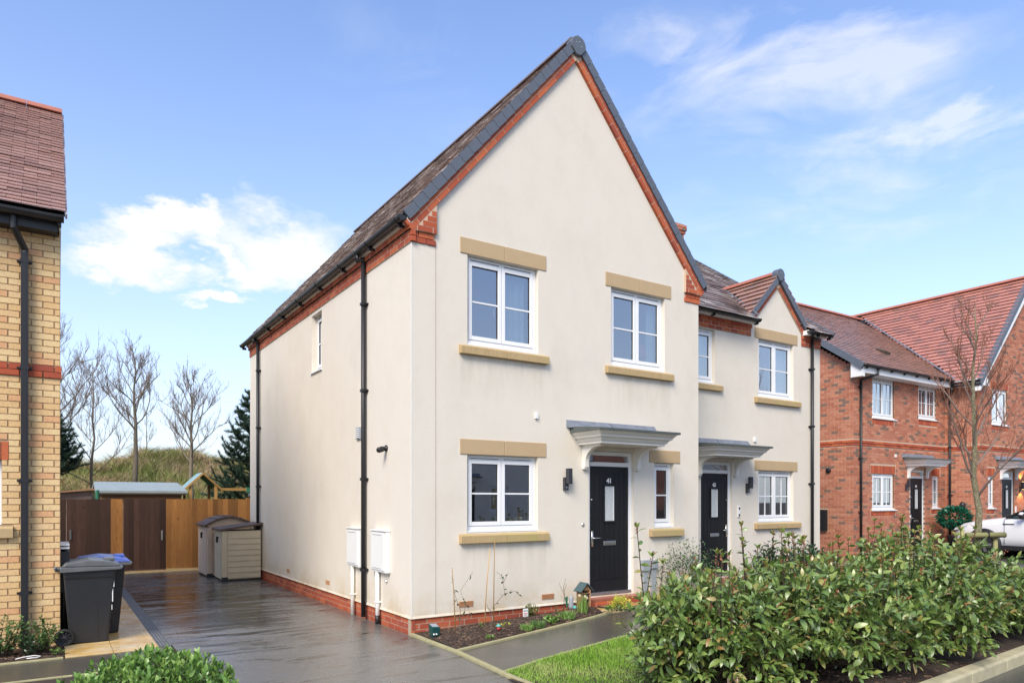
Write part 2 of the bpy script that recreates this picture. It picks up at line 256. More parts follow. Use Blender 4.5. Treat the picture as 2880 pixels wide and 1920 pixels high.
# ------------------------------------------------------------------ builders
Z = Vector((0, 0, 1))
WL = {}                                   # world origin of every object
class F:                                  # a wall face: origin, direction along it, outward normal
    def __init__(s, O, u, n): s.O, s.u, s.n = Vector(O), Vector(u).normalized(), Vector(n).normalized()
    def p(s, a, z, d=0): return s.O + s.u*a + s.n*d + Z*z
class MB:
    def __init__(s): s.v = []; s.f = []
    def add(s, vs, fs):
        k = len(s.v); s.v += [tuple(x) for x in vs]; s.f += [tuple(i+k for i in f) for f in fs]; return s
    def hexa(s, p): return s.add(p, [(0, 3, 2, 1), (4, 5, 6, 7), (0, 1, 5, 4), (1, 2, 6, 5), (2, 3, 7, 6), (3, 0, 4, 7)])
    def box(s, a, b):
        (x0, y0, z0), (x1, y1, z1) = a, b
        return s.hexa([(x0, y0, z0), (x1, y0, z0), (x1, y1, z0), (x0, y1, z0), (x0, y0, z1), (x1, y0, z1), (x1, y1, z1), (x0, y1, z1)])
    def fbox(s, f, a0, a1, z0, z1, d0, d1):
        return s.hexa([f.p(a0, z0, d0), f.p(a1, z0, d0), f.p(a1, z0, d1), f.p(a0, z0, d1), f.p(a0, z1, d0), f.p(a1, z1, d0), f.p(a1, z1, d1), f.p(a0, z1, d1)])
    def quad(s, *p): return s.add(p, [tuple(range(len(p)))])
    def prism(s, pts, ext):
        e = Vector(ext); n = len(pts); P = [Vector(x) for x in pts]
        return s.add(P+[x+e for x in P], [tuple(range(n))[::-1], tuple(range(n, 2*n))]+[(i, (i+1) % n, n+(i+1) % n, n+i) for i in range(n)])
    def tube(s, pts, r, k=8, cap=True, end_r=None):
        P = [Vector(p) for p in pts]; n = len(P); rs = r if isinstance(r, (list, tuple)) else [r if end_r is None else r+(end_r-r)*i/(n-1) for i in range(n)]
        V = []; ref = None
        for i in range(n):
            t = (P[min(i+1, n-1)]-P[max(i-1, 0)]).normalized()
            if ref is None: ref = t.orthogonal().normalized()
            ref = (ref - t*ref.dot(t)); ref = ref.normalized() if ref.length > 1e-6 else t.orthogonal().normalized()
            b = t.cross(ref)
            for j in range(k):
                q = 2*math.pi*j/k; V.append(P[i]+(ref*math.cos(q)+b*math.sin(q))*rs[i])
        Fc = [(i*k+j, i*k+(j+1) % k, (i+1)*k+(j+1) % k, (i+1)*k+j) for i in range(n-1) for j in range(k)]
        if cap: Fc += [tuple(range(k))[::-1], tuple(range((n-1)*k, n*k))]
        return s.add(V, Fc)
    def lathe(s, c, axis, prof, k=16):        # prof: (radius, distance along axis)
        ax = Vector(axis).normalized(); r0 = ax.orthogonal().normalized(); r1 = ax.cross(r0); c = Vector(c); V = []
        for r, h in prof:
            for j in range(k):
                q = 2*math.pi*j/k; V.append(c+ax*h+(r0*math.cos(q)+r1*math.sin(q))*r)
        n = len(prof)
        return s.add(V, [(i*k+j, i*k+(j+1) % k, (i+1)*k+(j+1) % k, (i+1)*k+j) for i in range(n-1) for j in range(k)]+[tuple(range(k))[::-1], tuple(range((n-1)*k, n*k))])
    def build(s, name, mat, parent=None, smooth=False, bev=0, **kw):
        me = bpy.data.meshes.new(name); w = WL[parent.name] if parent else Vector((0, 0, 0))
        if parent is None and s.v:
            A = np.array(s.v); w = Vector(((A[:, 0].min()+A[:, 0].max())/2, (A[:, 1].min()+A[:, 1].max())/2, A[:, 2].min()))
        me.from_pydata([(x-w.x, y-w.y, z-w.z) for x, y, z in s.v], [], s.f)
        if len(s.f) < 1500:
            bm = bmesh.new(); bm.from_mesh(me); bmesh.ops.recalc_face_normals(bm, faces=bm.faces); bm.to_mesh(me); bm.free()
        me.update()
        if smooth: me.shade_smooth()
        o = mkobj(name, me, mat, parent)
        if parent is None: o.location = w; WL[o.name] = w
        if bev:
            b = o.modifiers.new('bevel', 'BEVEL'); b.width = bev; b.segments = 2; b.limit_method = 'ANGLE'
        tag(o, **kw); return o
def mkobj(name, me, mat, parent):
    if mat and not me.materials: me.materials.append(M[mat] if isinstance(mat, str) else mat)
    o = bpy.data.objects.new(name, me); C.objects.link(o)
    if parent: o.parent = parent; WL[o.name] = WL[parent.name]
    else: WL[o.name] = Vector((0, 0, 0))
    return o
def tag(o, label=None, cat=None, group=None, kind=None):
    if label: o['label'] = label
    if cat: o['category'] = cat
    if group: o['group'] = group
    if kind: o['kind'] = kind
    return o
def thing(name, loc, label, cat, group=None):
    o = bpy.data.objects.new(name, None); C.objects.link(o); o.location = loc; WL[o.name] = Vector(loc); o.empty_display_size = .1
    return tag(o, label, cat, group)
_shared = {}
def piece(name, parent, me, mtx):
    o = bpy.data.objects.new(name, me); C.objects.link(o); w = WL[parent.name]; o.parent = parent; WL[o.name] = w
    m = mtx.copy(); m.translation = m.translation - w; o.matrix_local = m; return o
def unit_mesh(key, mat, chamfer=0.0):
    k = (key, mat)
    if k in _shared: return _shared[k]
    mb = MB(); mb.box((-.5, -.5, -.5), (.5, .5, .5)); me = bpy.data.meshes.new(key); me.from_pydata(mb.v, [], mb.f); me.update(); me.materials.append(M[mat]); _shared[k] = me; return me
def frame_mtx(f, a0, a1, z0, z1, d0, d1, jit=0, tilt=0):
    c = f.p((a0+a1)/2, (z0+z1)/2, (d0+d1)/2+random.uniform(-jit, jit)); u, n = f.u, f.n
    m = Matrix((u*(a1-a0), n*(d1-d0), Z*(z1-z0))).transposed().to_4x4(); m.translation = c
    return m
def sloped_mtx(c, u, v, w, L, Wd, H):     # box with axes u (length L), v (width Wd), w (height H)
    m = Matrix((Vector(u).normalized()*L, Vector(v).normalized()*Wd, Vector(w).normalized()*H)).transposed().to_4x4(); m.translation = Vector(c); return m
CB = np.array([(-.5, -.5, -.5), (.5, -.5, -.5), (.5, .5, -.5), (-.5, .5, -.5), (-.5, -.5, .5), (.5, -.5, .5), (.5, .5, .5), (-.5, .5, .5)])
CF = [(0, 3, 2, 1), (4, 5, 6, 7), (0, 1, 5, 4), (1, 2, 6, 5), (2, 3, 7, 6), (3, 0, 4, 7)]
def scatter(name, parent, mtxs, mat, src=None, cap=300, stuff_name=None, me=None):
    """nearest `cap` pieces are parts of their own, the rest one joined stuff part"""
    mtxs = sorted(mtxs, key=lambda m: (m.translation-CAM).length)
    me = me or unit_mesh('piece_'+name, mat)
    for m in mtxs[:cap]: piece(name, parent, me, m)
    rest = mtxs[cap:]
    if rest:
        B = np.empty((len(me.vertices)*3)); me.vertices.foreach_get('co', B); B = B.reshape(-1, 3); nb = len(B)
        fs = [tuple(p.vertices) for p in me.polygons]
        A = np.array([np.array(m) for m in rest]); V = np.einsum('nij,kj->nki', A[:, :3, :3], B)+A[:, None, :3, 3]
        mb = MB(); mb.v = [tuple(x) for x in V.reshape(-1, 3)]; mb.f = [tuple(i+n*nb for i in f) for n in range(len(rest)) for f in fs]
        mb.build(stuff_name or ('distant_'+name+'s'), mat, parent, kind='stuff')
def brick_list(f, a0, a1, z0, n, d=0.0, openings=(), L=.215, g=.010, h=.065, depth=.04, header=False, clip=None, jit=.0012, phase=0, quoin=True):
    out = []; LL = .1025 if header else L
    for c in range(n):
        zz = z0+c*(h+g)+g/2; off = ((c+phase) % 2)*(LL+g)/2; a = a0-off
        while a < a1-1e-4:
            s, e = max(a, a0)+g/2*(a > a0), min(a+LL, a1)
            a += LL+g
            if e-s < .03: continue
            segs = [(s, e)]
            for (o0, o1, oz0, oz1) in openings:
                if zz+h > oz0+.01 and zz < oz1-.01:
                    ns = []
                    for (s1, e1) in segs:
                        if e1 <= o0 or s1 >= o1: ns.append((s1, e1)); continue
                        if s1 < o0-.03: ns.append((s1, o0))
                        if e1 > o1+.03: ns.append((o1, e1))
                    segs = ns
            for (s1, e1) in segs:
                if clip and not clip(s1, e1, zz, zz+h): continue
                out.append(frame_mtx(f, s1, e1, zz, zz+h, d-depth, d, jit))
    return out
def wall(mb, f, a0, a1, z0, z1, ops=(), d=0, rev=.11):
    xs = sorted({a0, a1, *[o[0] for o in ops], *[o[1] for o in ops]}); zs = sorted({z0, z1, *[o[2] for o in ops], *[o[3] for o in ops]})
    for i in range(len(xs)-1):
        for j in range(len(zs)-1):
            x, z = (xs[i]+xs[i+1])/2, (zs[j]+zs[j+1])/2
            if any(o[0] < x < o[1] and o[2] < z < o[3] for o in ops): continue
            mb.quad(f.p(xs[i], zs[j], d), f.p(xs[i+1], zs[j], d), f.p(xs[i+1], zs[j+1], d), f.p(xs[i], zs[j+1], d))
    for o in ops:
        x0, x1, q0, q1 = o
        for (A, B) in (((x0, q0), (x0, q1)), ((x0, q1), (x1, q1)), ((x1, q1), (x1, q0)), ((x1, q0), (x0, q0))):
            mb.quad(f.p(A[0], A[1], d), f.p(B[0], B[1], d), f.p(B[0], B[1], d-rev), f.p(A[0], A[1], d-rev))
def window(parent, f, x0, x1, z0, z1, n=2, style='bar', d=-.07, handle=None, curtain=None, lab=None):
    """uPVC casement window: frame (part), panes, bars, vents, handle (sub-parts)"""
    mb = MB(); e = .002; x0 += e; x1 -= e; z1 -= e
    t = .045; mb.fbox(f, x0, x0+t, z0, z1, d-.06, d); mb.fbox(f, x1-t, x1, z0, z1, d-.06, d)
    mb.fbox(f, x0+t, x1-t, z1-.06, z1, d-.06, d-.001); mb.fbox(f, x0+t, x1-t, z0, z0+.055, d-.06, d-.001)
    mb.fbox(f, x0-.0, x1+.0, z0-.03, z0-.001, d-.06, d+.055)       # sill nosing
    w = (x1-x0-2*t)/n; P = []
    for i in range(n):
        a0 = x0+t+i*w+.004; a1 = x0+t+(i+1)*w-.004
        s = .055; q0, q1 = z0+.058, z1-.063; dd = d+.010
        for bx in ((a0, a0+s, q0, q1), (a1-s, a1, q0, q1), (a0+s, a1-s, q1-s, q1), (a0+s, a1-s, q0, q0+s)):
            mb.fbox(f, *bx, d-.05, dd)
        P.append((a0+s, a1-s, q0+s, q1-s))
    fr = mb.build('window', 'upvc', parent, bev=.004)
    if lab: fr['label'] = lab
    for (a0, a1, q0, q1) in P:
        MB().fbox(f, a0, a1, q0, q1, d-.035, d-.015).build('pane', 'glass', fr)
        gm = MB()
        for (A, B) in (((a0, q0), (a0+.008, q1)), ((a1-.012, q0), (a1, q1)), ((a0, q1-.010), (a1, q1))): gm.fbox(f, A[0], B[0], A[1], B[1], d-.0149, d-.004)
        gm.build('gasket', 'black_plastic', fr)
        zm = (q0+q1)/2-.01
        b = MB(); b.fbox(f, a0, a1, zm-.011, zm+.011, d-.012, d-.002)
        b.build('glazing_bar', 'upvc', fr)
        if style == 'cross':
            am = (a0+a1)/2; MB().fbox(f, am-.011, am+.011, q0, q1, d-.012, d-.004).build('glazing_bar', 'upvc', fr)
        MB().fbox(f, a0-.02, a1+.02, z1-.040, z1-.026, d-.001, d+.008).build('trickle_vent', 'upvc', fr)
        MB().fbox(f, a0-.015, a1+.015, z1-.047, z1-.041, d-.0005, d+.004).build('trickle_vent', 'black_plastic', fr)
    if handle is not None:
        a0, a1, q0, q1 = P[handle]; zc = (q0+q1)/2
        MB().tube([f.p(a1-.02, zc-.03, d-.05), f.p(a1-.035, zc-.06, d-.045), f.p(a1-.04, zc-.12, d-.045), f.p(a1-.02, zc-.17, d-.05)], .008, 6).build('handle', 'upvc', fr, True)
    if curtain:
        for (c0, c1, mt) in curtain:
            cm = MB(); k = max(6, int((c1-c0)/.018)); V = []
            for i in range(k+1):
                a = x0+(x1-x0)*c0+(x1-x0)*(c1-c0)*i/k if c1 <= 1 else 0
                dd = d-.13+.022*math.sin(i*1.35)+.01*math.sin(i*.5)
                V += [f.p(a, z0-.05, dd), f.p(a, z1+.02, dd)]
            cm.add(V, [(2*i, 2*i+2, 2*i+3, 2*i+1) for i in range(k)]); cm.build('curtain', mt, fr, True)
    return fr
def lintel(parent, f, x0, x1, z0, z1, split=True, d=.012):
    segs = [(x0, (x0+x1)/2-.003), ((x0+x1)/2+.003, x1)] if split else [(x0, x1)]
    for s in segs: MB().fbox(f, s[0], s[1], z0, z1, -.09, d).build('stone_lintel', 'stone', parent, bev=.006)
def sill(parent, f, x0, x1, z0, z1, split=True):
    segs = [(x0, (x0+x1)/2-.003), ((x0+x1)/2+.003, x1)] if split else [(x0, x1)]
    for s in segs:
        mb = MB(); A, B = s
        pr = [(.07, z0), (.07, z1-.035), (.03, z1-.012), (-.10, z1-.006), (-.10, z0)]
        mb.prism([f.p(A, z, d) for d, z in pr], f.u*(B-A)); mb.build('stone_sill', 'stone_sill', parent, bev=.005)
def gutter(parent, p0, p1, n, r=.056, brk=.8, ends=True):
    """half-round gutter from p0 to p1, n = outward; with brackets"""
    p0, p1, n = Vector(p0), Vector(p1), Vector(n); u = (p1-p0).normalized(); mb = MB(); prof = []
    for i in range(9):
        q = math.pi*i/8; prof.append((math.cos(q)*r, -math.sin(q)*r))
    inner = [(c*.9, z*.9+.001) for c, z in prof[::-1]]; pr = prof+inner
    mb.prism([p0+n*c+Z*z for c, z in pr], p1-p0)
    if ends:
        for P, sg in ((p0, -1), (p1, 1)):
            mb.prism([P+n*(c*1.08)+Z*(z*1.08+.004) for c, z in prof], u*sg*.02)
    g = mb.build('gutter', 'gutter', parent)
    Lg = (p1-p0).length; k = max(1, int(Lg/brk))
    for i in range(k+1):
        c = p0+u*min(Lg-.04, max(.12, Lg*i/k)); b = MB()
        b.prism([c+n*(cc*1.13)+Z*(z*1.13) for cc, z in prof]+[c+n*cc+Z*(z) for cc, z in prof[::-1]], u*.035)
        b.fbox(F(c, u, n), 0, .035, -.10, -.05, -r*1.5, 0); b.build('gutter_bracket', 'black_plastic', g)
    return g
def downpipe(parent, f, a, ztop, zbot, r=.034, square=False, clips=(), swan=None, d=None):
    d = d or .055; mb = MB()
    if square:
        mb.fbox(f, a-r, a+r, zbot, ztop, d-r, d+r); mb.fbox(f, a-r*.4, a+r*.4, zbot, ztop, d+r, d+r+.003)
    else: mb.tube([f.p(a, zbot, d), f.p(a, ztop, d)], r, 12)
    if swan:
        mb.tube([f.p(a, ztop-.02, d), f.p(a, ztop+.04, d), f.p(a+swan[2], ztop+swan[1]-.12, swan[0]), f.p(a+swan[2], ztop+swan[1], swan[0])], r*1.05, 12)
    o = mb.build('downpipe', 'black_plastic', parent, not square)
    for z in clips:
        c = MB(); c.fbox(f, a-r*1.25, a+r*1.25, z-.02, z+.02, .002, d+r*1.15); c.fbox(f, a-r*2.1, a+r*2.1, z-.011, z+.011, .001, .022)
        c.tube([f.p(a-r*1.8, z, .03), f.p(a-r*1.8, z, .045)], .012, 8); c.tube([f.p(a+r*1.8, z, .03), f.p(a+r*1.8, z, .045)], .012, 8)
        c.build('pipe_clip', 'black_plastic', o)
    return o
def text_obj(parent, s, f, a, z, h, mat, d):
    cu = bpy.data.curves.new('digits', 'FONT'); cu.body = s; cu.size = h; cu.extrude = .0025; cu.align_x = 'CENTER'; cu.offset = .0032; cu.space_character = .95
    t = bpy.data.objects.new('tmp', cu); C.objects.link(t); dg = bpy.context.evaluated_depsgraph_get(); me = bpy.data.meshes.new_from_object(t.evaluated_get(dg)); bpy.data.objects.remove(t)
    me.materials.clear(); me.materials.append(M[mat])
    m = Matrix((f.u, Z, f.n)).transposed().to_4x4(); m.translation = f.p(a, z, d); return piece('door_number', parent, me, m)
def door(parent, f, x0, x1, z0, z1, num, hinge_right=True, d=-.06, top=None):
    """black composite door with frame and toplight"""
    top = top or z1+.22; fr = MB(); t = .065
    fr.fbox(f, x0-t, x0-.004, z0-.03, top, d-.05, d+.01); fr.fbox(f, x1+.004, x1+t, z0-.03, top, d-.05, d+.01)
    fr.fbox(f, x0-.004, x1+.004, z1+.004, z1+.07, d-.05, d+.011); fr.fbox(f, x0-.004, x1+.004, top-.06, top, d-.05, d+.011); fo = fr.build('door_frame', 'upvc', parent, bev=.004)
    MB().fbox(f, x0, x1, z1+.07, top-.06, d-.03, d-.015).build('toplight_pane', 'glass', fo)
    MB().fbox(f, x0-.02, x1+.02, z0-.045, z0-.002, d-.05, d+.045).build('threshold', 'steel', fo)
    W_ = x1-x0; H_ = z1-z0; mb = MB(); mb.fbox(f, x0, x1, z0, z1, d-.05, d-.008)
    # stile-and-plank face: raised border and planks with grooves
    bw = .085; dd = d
    for b in ((x0, x0+bw, z0, z1), (x1-bw, x1, z0, z1), (x0+bw, x1-bw, z1-bw*1.25, z1), (x0+bw, x1-bw, z0, z0+.18)): mb.fbox(f, b[0]+.002, b[1]-.002, b[2]+.002, b[3]-.002, d-.008, dd)
    dr = mb.build('door', 'door_black', parent)
    px0, px1 = x0+bw+.004, x1-bw-.004; pw = (px1-px0)/6
    lx0, lx1, lz0, lz1 = x0+W_*.40-.02, x0+W_*.60+.02, z0+H_*.565, z0+H_*.845
    for i in range(6):
        a0, a1 = px0+i*pw+.003, px0+(i+1)*pw-.003
        zs = [(z0+.186, z1-bw*1.25-.006)] if (a1 < lx0 or a0 > lx1) else [(z0+.186, lz0), (lz1, z1-bw*1.25-.006)]
        for q in zs: MB().fbox(f, a0, a1, q[0], q[1], d-.0078, d-.001).build('plank', 'door_black', dr)
    lt = MB(); s = .028
    for b in ((lx0-s, lx0, lz0-s, lz1+s), (lx1, lx1+s, lz0-s, lz1+s), (lx0, lx1, lz1, lz1+s), (lx0, lx1, lz0-s, lz0)): lt.fbox(f, *b, d-.006, d+.016)
    lt.build('door_light_frame', 'door_black', dr, bev=.004); MB().fbox(f, lx0, lx1, lz0, lz1, d-.006, d+.002).build('door_light', 'door_lite', dr)
    MB().fbox(f, lx1-.022, lx1-.008, lz0+.004, lz1-.004, d+.0021, d+.004).build('door_light', 'upvc', dr)
    lb = MB(); cx = (x0+x1)/2; zc = z0+H_*.385; lb.fbox(f, cx-.125, cx+.125, zc-.035, zc+.035, d+.0005, d+.011); lb.fbox(f, cx-.11, cx+.11, zc-.022, zc+.02, d+.0112, d+.017); lb.build('letterbox', 'steel', dr, bev=.003)
    hx = x0+.045 if hinge_right else x1-.045; sg = 1 if hinge_right else -1; zh = z0+H_*.43
    h = MB(); h.fbox(f, hx-.017, hx+.017, zh-.13, zh+.11, d+.0005, d+.011); h.tube([f.p(hx, zh, d+.01), f.p(hx, zh, d+.045), f.p(hx+sg*.02, zh, d+.05), f.p(hx+sg*.125, zh, d+.05)], .0095, 8); h.build('handle', 'steel', dr, True)
    MB().lathe(f.p(hx-.005*sg, z0+H_*.735, d+.0005), f.n, [(.014, 0), (.014, .006), (.006, .008)], 10).build('door_viewer', 'steel', dr, True)
    text_obj(dr, num, f, cx-.005, z0+H_*.885-.03, .105, 'white_paint', d+.002)
    return dr
def canopy(parent, f, x0, x1, z, dep=.66, mat='paint_cream'):
    """flat moulded canopy: z = underside; brackets, moulding, lead flashing"""
    # profile (outward offset, height) of the cornice
    prof = [(-.15, .0), (-.15, .035), (-.135, .037), (-.125, .05), (-.112, .075), (-.085, .09), (-.075, .092), (-.068, .12), (-.035, .15), (-.03, .165), (-.012, .17), (-.0, .172)]
    mb = MB(); n = len(prof); V = []
    for (o, h) in prof: V += [f.p(x0-o, z+h, 0), f.p(x0-o, z+h, dep+o), f.p(x1+o, z+h, dep+o), f.p(x1+o, z+h, 0)]
    Fc = [(i*4+j, i*4+j+1, (i+1)*4+j+1, (i+1)*4+j) for i in range(n-1) for j in range(3)]+[(0, 3, 2, 1), (4*n-4, 4*n-3, 4*n-2, 4*n-1)]
    mb.add(V, Fc); root = mb.build('canopy', mat, parent)
    t = MB(); zt = z+.173; t.hexa([f.p(x0-.015, zt, 0), f.p(x1+.015, zt, 0), f.p(x1+.015, zt, dep+.015), f.p(x0-.015, zt, dep+.015), f.p(x0-.015, zt+.10, 0), f.p(x1+.015, zt+.10, 0), f.p(x1+.015, zt+.035, dep+.015), f.p(x0-.015, zt+.035, dep+.015)])
    t.build('canopy_roof', 'canopy_top', root, bev=.004)
    xm = (x0+x1)/2
    for (a, b, k) in ((x0-.08, xm-.05, 0), (xm-.046, x1+.12, .001)):
        l = MB(); zz = z+.25; l.hexa([f.p(a, zz, .001), f.p(b, zz, .001), f.p(b, zz-.0, .11), f.p(a+.05, zz, .11), f.p(a, zz+.115, .001), f.p(b, zz+.115, .001), f.p(b, zz+.115, .014+k), f.p(a, zz+.115, .014+k)])
        l.build('lead_flashing', 'lead', root)
    for bx in (x0+.26, x1-.26):
        b = MB(); w = .035; pts = [(0, z), (dep*.62, z), (dep*.62, z-.03)]
        for i in range(9):
            q = math.pi/2*i/8; pts.append((.075+(dep*.62-.075-.03)*(1-math.sin(q)), z-.03-(.215)*(1-math.cos(q))))
        pts += [(.075, z-.33), (0, z-.345)]
        b.prism([f.p(bx-w, zz, d) for d, zz in pts], f.u*2*w); br = b.build('bracket', mat, root)
        c = MB(); c.fbox(f, bx-w-.008, bx+w+.008, z-.36, z-.30, 0.001, .055); c.build('bracket_foot', mat, br)
    return root
def wall_light(parent, f, a, z):
    m = MB(); m.fbox(f, a-.045, a+.03, z-.17, z+.02, .001, .05); o = m.build('wall_light', 'charcoal', parent, bev=.004)
    m = MB(); m.fbox(f, a-.03, a+.04, z-.08, z+.15, .052, .13); m.build('lamp_body', 'charcoal', o, bev=.006)
    MB().lathe(f.p(a-.012, z-.13, .05), f.n, [(.012, 0), (.012, .006), (.004, .009)], 10).build('sensor', 'steel', o)
def tile_mesh(key, mat, Wt, G, sub=2, slope=.135):
    """one roof tile: length G along local y (down slope), width Wt along x, stepped nose"""
    k = (key, mat)
    if k in _shared: return _shared[k]
    mb = MB(); t = .018; s = G/sub
    for i in range(sub):
        y0, y1 = i*s, (i+1)*s            # up-slope to down-slope
        lo, hi = .003, .016+slope*s; g = .026
        for (a, b) in ((0, Wt/2-.004), (Wt/2+.004, Wt-.004)) if sub > 1 else ((0, Wt-.004),):
            mb.hexa([(a, y0, -.012), (b, y0, -.012), (b, y1+g, hi-.014), (a, y1+g, hi-.014), (a, y0, lo), (b, y0, lo), (b, y1+g, hi+.001), (a, y1+g, hi+.001)])
    me = bpy.data.meshes.new('roof_tile'); me.from_pydata(mb.v, [], mb.f); me.update(); me.materials.append(M[mat]); _shared[k] = me; return me
def roof_tiles(parent, ridge0, ridge1, eave0, mat, Wt, G, sub=1, cap=300, keep=None, name='roof_tile', jit=.002, slope=.135, rot=.008):
    """tiles on the plane through ridge0-ridge1 and eave0 (eave0 below ridge0)"""
    r0, r1, e0 = Vector(ridge0), Vector(ridge1), Vector(eave0); u = (r1-r0); L = u.length; u.normalize(); dn = (e0-r0); S = dn.length; dn.normalize(); w = u.cross(dn)
    if w.z < 0: w = -w
    me = tile_mesh(name+str(round(Wt*1000))+str(sub)+str(slope), mat, Wt, G, sub, slope); ms = []; n = int(round(S/G)); k = int(math.ceil(L/Wt))
    for j in range(n):
        off = Wt/2*(j % 2)
        for i in range(-1, k+1):
            a = i*Wt+off
            a1 = min(a+Wt, L); a = max(a, 0.); sx = (a1-a)/Wt
            if sx < .12: continue
            p = r0+u*a+dn*(j*G)+w*(.0+random.uniform(-jit, jit))
            if keep and not keep(p+u*Wt*sx/2+dn*G/2): continue
            m = Matrix((u*sx, dn, w)).transposed().to_4x4(); rr = Matrix.Rotation(random.uniform(-rot, rot), 4, 'X'); m = m @ rr; m.translation = p; ms.append(m)
    scatter(name, parent, ms, mat, me=me, cap=cap)

# ------------------------------------------------------------------ the setting
def gz(x): return max(0., min(.16, .036*x))
def sheet(name, pts, mat, z=None, kind='structure', label=None, n=1):
    mb = MB(); mb.quad(*[(p[0], p[1], (gz(p[0]) if z is None else 0)+(z or 0)+(p[2] if len(p) > 2 else 0)) for p in pts]); return mb.build(name, mat, None, kind=kind)
sheet('ground', [(-300, -300), (500, -300), (500, 400), (-300, 400)], 'soil', -.03)
sheet('road', [(-60, -14.0), (60, -14.0), (60, -4.6), (-60, -4.6)], 'asphalt_road', -.02)
# driveway
sheet('driveway', [(-2.68, -5.0), (-.19, -5.0), (-.145, -2.5), (-.035, -1.25), (-.035, 11.6), (-2.68, 11.6)], 'asphalt_wet', .0)
sheet('side_path', [(-14, -.20), (-2.80, -.16), (-2.80, .88), (-14, .70)], 'asphalt_path', .002)
mb = MB()
def gxs(a, b, k=8): return [a+(b-a)*i/k for i in range(k+1)]
def strip(name, up, lo, mat, dz=0, kind='structure'):      # grid between two polylines, following gz
    mb = MB(); V = []
    for (p, q) in zip(up, lo): V += [(p[0], p[1], gz(p[0])+dz), (q[0], q[1], gz(q[0])+dz)]
    mb.add(V, [(2*i, 2*i+1, 2*i+3, 2*i+2) for i in range(len(up)-1)]); return mb.build(name, mat, None, kind=kind)
BE = [(0.0, -1.24), (.85, -1.08), (1.61, -.92), (2.46, -.72), (3.25, -.50), (4.3, -.42), (5.4, -.36)]     # bed edge
LE = [(-.10, -2.35), (.56, -2.16), (1.07, -2.06), (1.61, -1.95), (3.0, -1.72), (4.3, -1.55), (5.4, -1.45)]   # lawn edge
strip('front_path', BE, LE, 'asphalt_path', .003)
strip('lawn', LE, [(-.17, -4.1)]+[(x, -4.1) for x, _ in LE[1:]], 'soil', .012)
def edging(name, pts, w=.05, h=.05, mat='concrete_edge', seg=.9, label=None):
    root = thing(name, (pts[0][0], pts[0][1], 0), label[0], label[1]) if label else None
    for a, b in zip(pts[:-1], pts[1:]):
        a_, b_ = Vector((a[0], a[1], gz(a[0]))), Vector((b[0], b[1], gz(b[0]))); L = (b_-a_).length; k = max(1, round(L/seg)); u = (b_-a_)/L; n = Vector((u.y, -u.x, 0)).normalized()
        for i in range(k):
            p, q = a_+u*(L*i/k+.003), a_+u*(L*(i+1)/k-.003)
            mb = MB(); mb.hexa([p-n*w/2-Z*.05, q-n*w/2-Z*.05, q+n*w/2-Z*.05, p+n*w/2-Z*.05, p-n*w/2+Z*h, q-n*w/2+Z*h, q+n*w/2+Z*h, p+n*w/2+Z*h]); mb.build('edging_block', mat, root, bev=.006)
edging('path_edging', [(x, y+.02) for x, y in BE[:5]], .045, .03, label=('thin pale edging curving between mulch bed and tarmac front path', 'edging'))
edging('drive_edging', [(-.01, -.02), (-.02, -1.26), (-.12, -2.5), (-.16, -4.9)], .055, .03, label=('mossy yellow edging strip beside the wet driveway by the flower bed', 'edging'))
edging('lawn_edging', [(x, y) for x, y in LE[:6]], .035, .022, label=('narrow edging between tarmac front path and bright lawn', 'edging'))
edging('side_path_edging', [(-14, .72), (-3.78, .86)], .035, .02, label=('mossy edging between side path and yellow brick house bed', 'edging'))
edging('hedge_edging', [(-14, -.22), (-2.78, -.18), (-2.72, -3.5)], .035, .03, label=('pale edging round the bed of the low bright bush', 'edging'))
# yellow slabs beside the drive and the house
pav = thing('slab_path', (-3.3, 1, 0), 'wet yellow concrete slab path running past the wheelie bins', 'paving')
yy = .88; j = 0
while yy < 10.6:
    l = .66 if j else .72
    for (a, b) in ((-3.765, -3.30), (-3.295, -2.83)):
        MB().box((a, yy, -.04), (b, yy+l-.008, .012+random.uniform(-.002, .002))).build('slab', 'slab_yellow', pav, bev=.004)
    yy += l; j += 1
sl = thing('entrance_paving', (3.6, 0, .1), 'wet yellow paving slabs before door 41', 'paving')
for (x0, x1, y0, y1) in ((2.72, 3.30, -.60, -.02), (3.31, 3.90, -.58, -.02), (3.91, 4.5, -.56, -.02), (3.2, 3.9, -.60, -.585)):
    MB().box((x0, y0, gz(x0)-.06), (x1, y1, gz(3.4)+.006+random.uniform(-.001, .001))).build('slab', 'slab_yellow', sl, bev=.004)
MB().box((.3, 10.1, -.04), (0.301, 10.2, .0))
sd_ = MB(); sd_.box((-2.6, 10.62, -.05), (.1, 11.0, .02)); sd_.build('gate_threshold', 'slab_yellow', None, kind='structure')
# drain channel: five ribs
dr_ = MB().box((-2.825, 1.0, -.06), (-2.685, 8.3, .004)).build('drain_channel', 'drain', None, kind='structure')
WLd = WL[dr_.name]
for i in range(4): MB().box((-2.812+i*.034, 1.0, .0045), (-2.804+i*.034, 8.3, .0065)).build('drain_slot', 'drain_dark', dr_)
for i in range(14): MB().box((-2.825, 1.25+i*.5, .0066), (-2.685, 1.256+i*.5, .0075)).build('drain_joint', 'drain_dark', dr_)
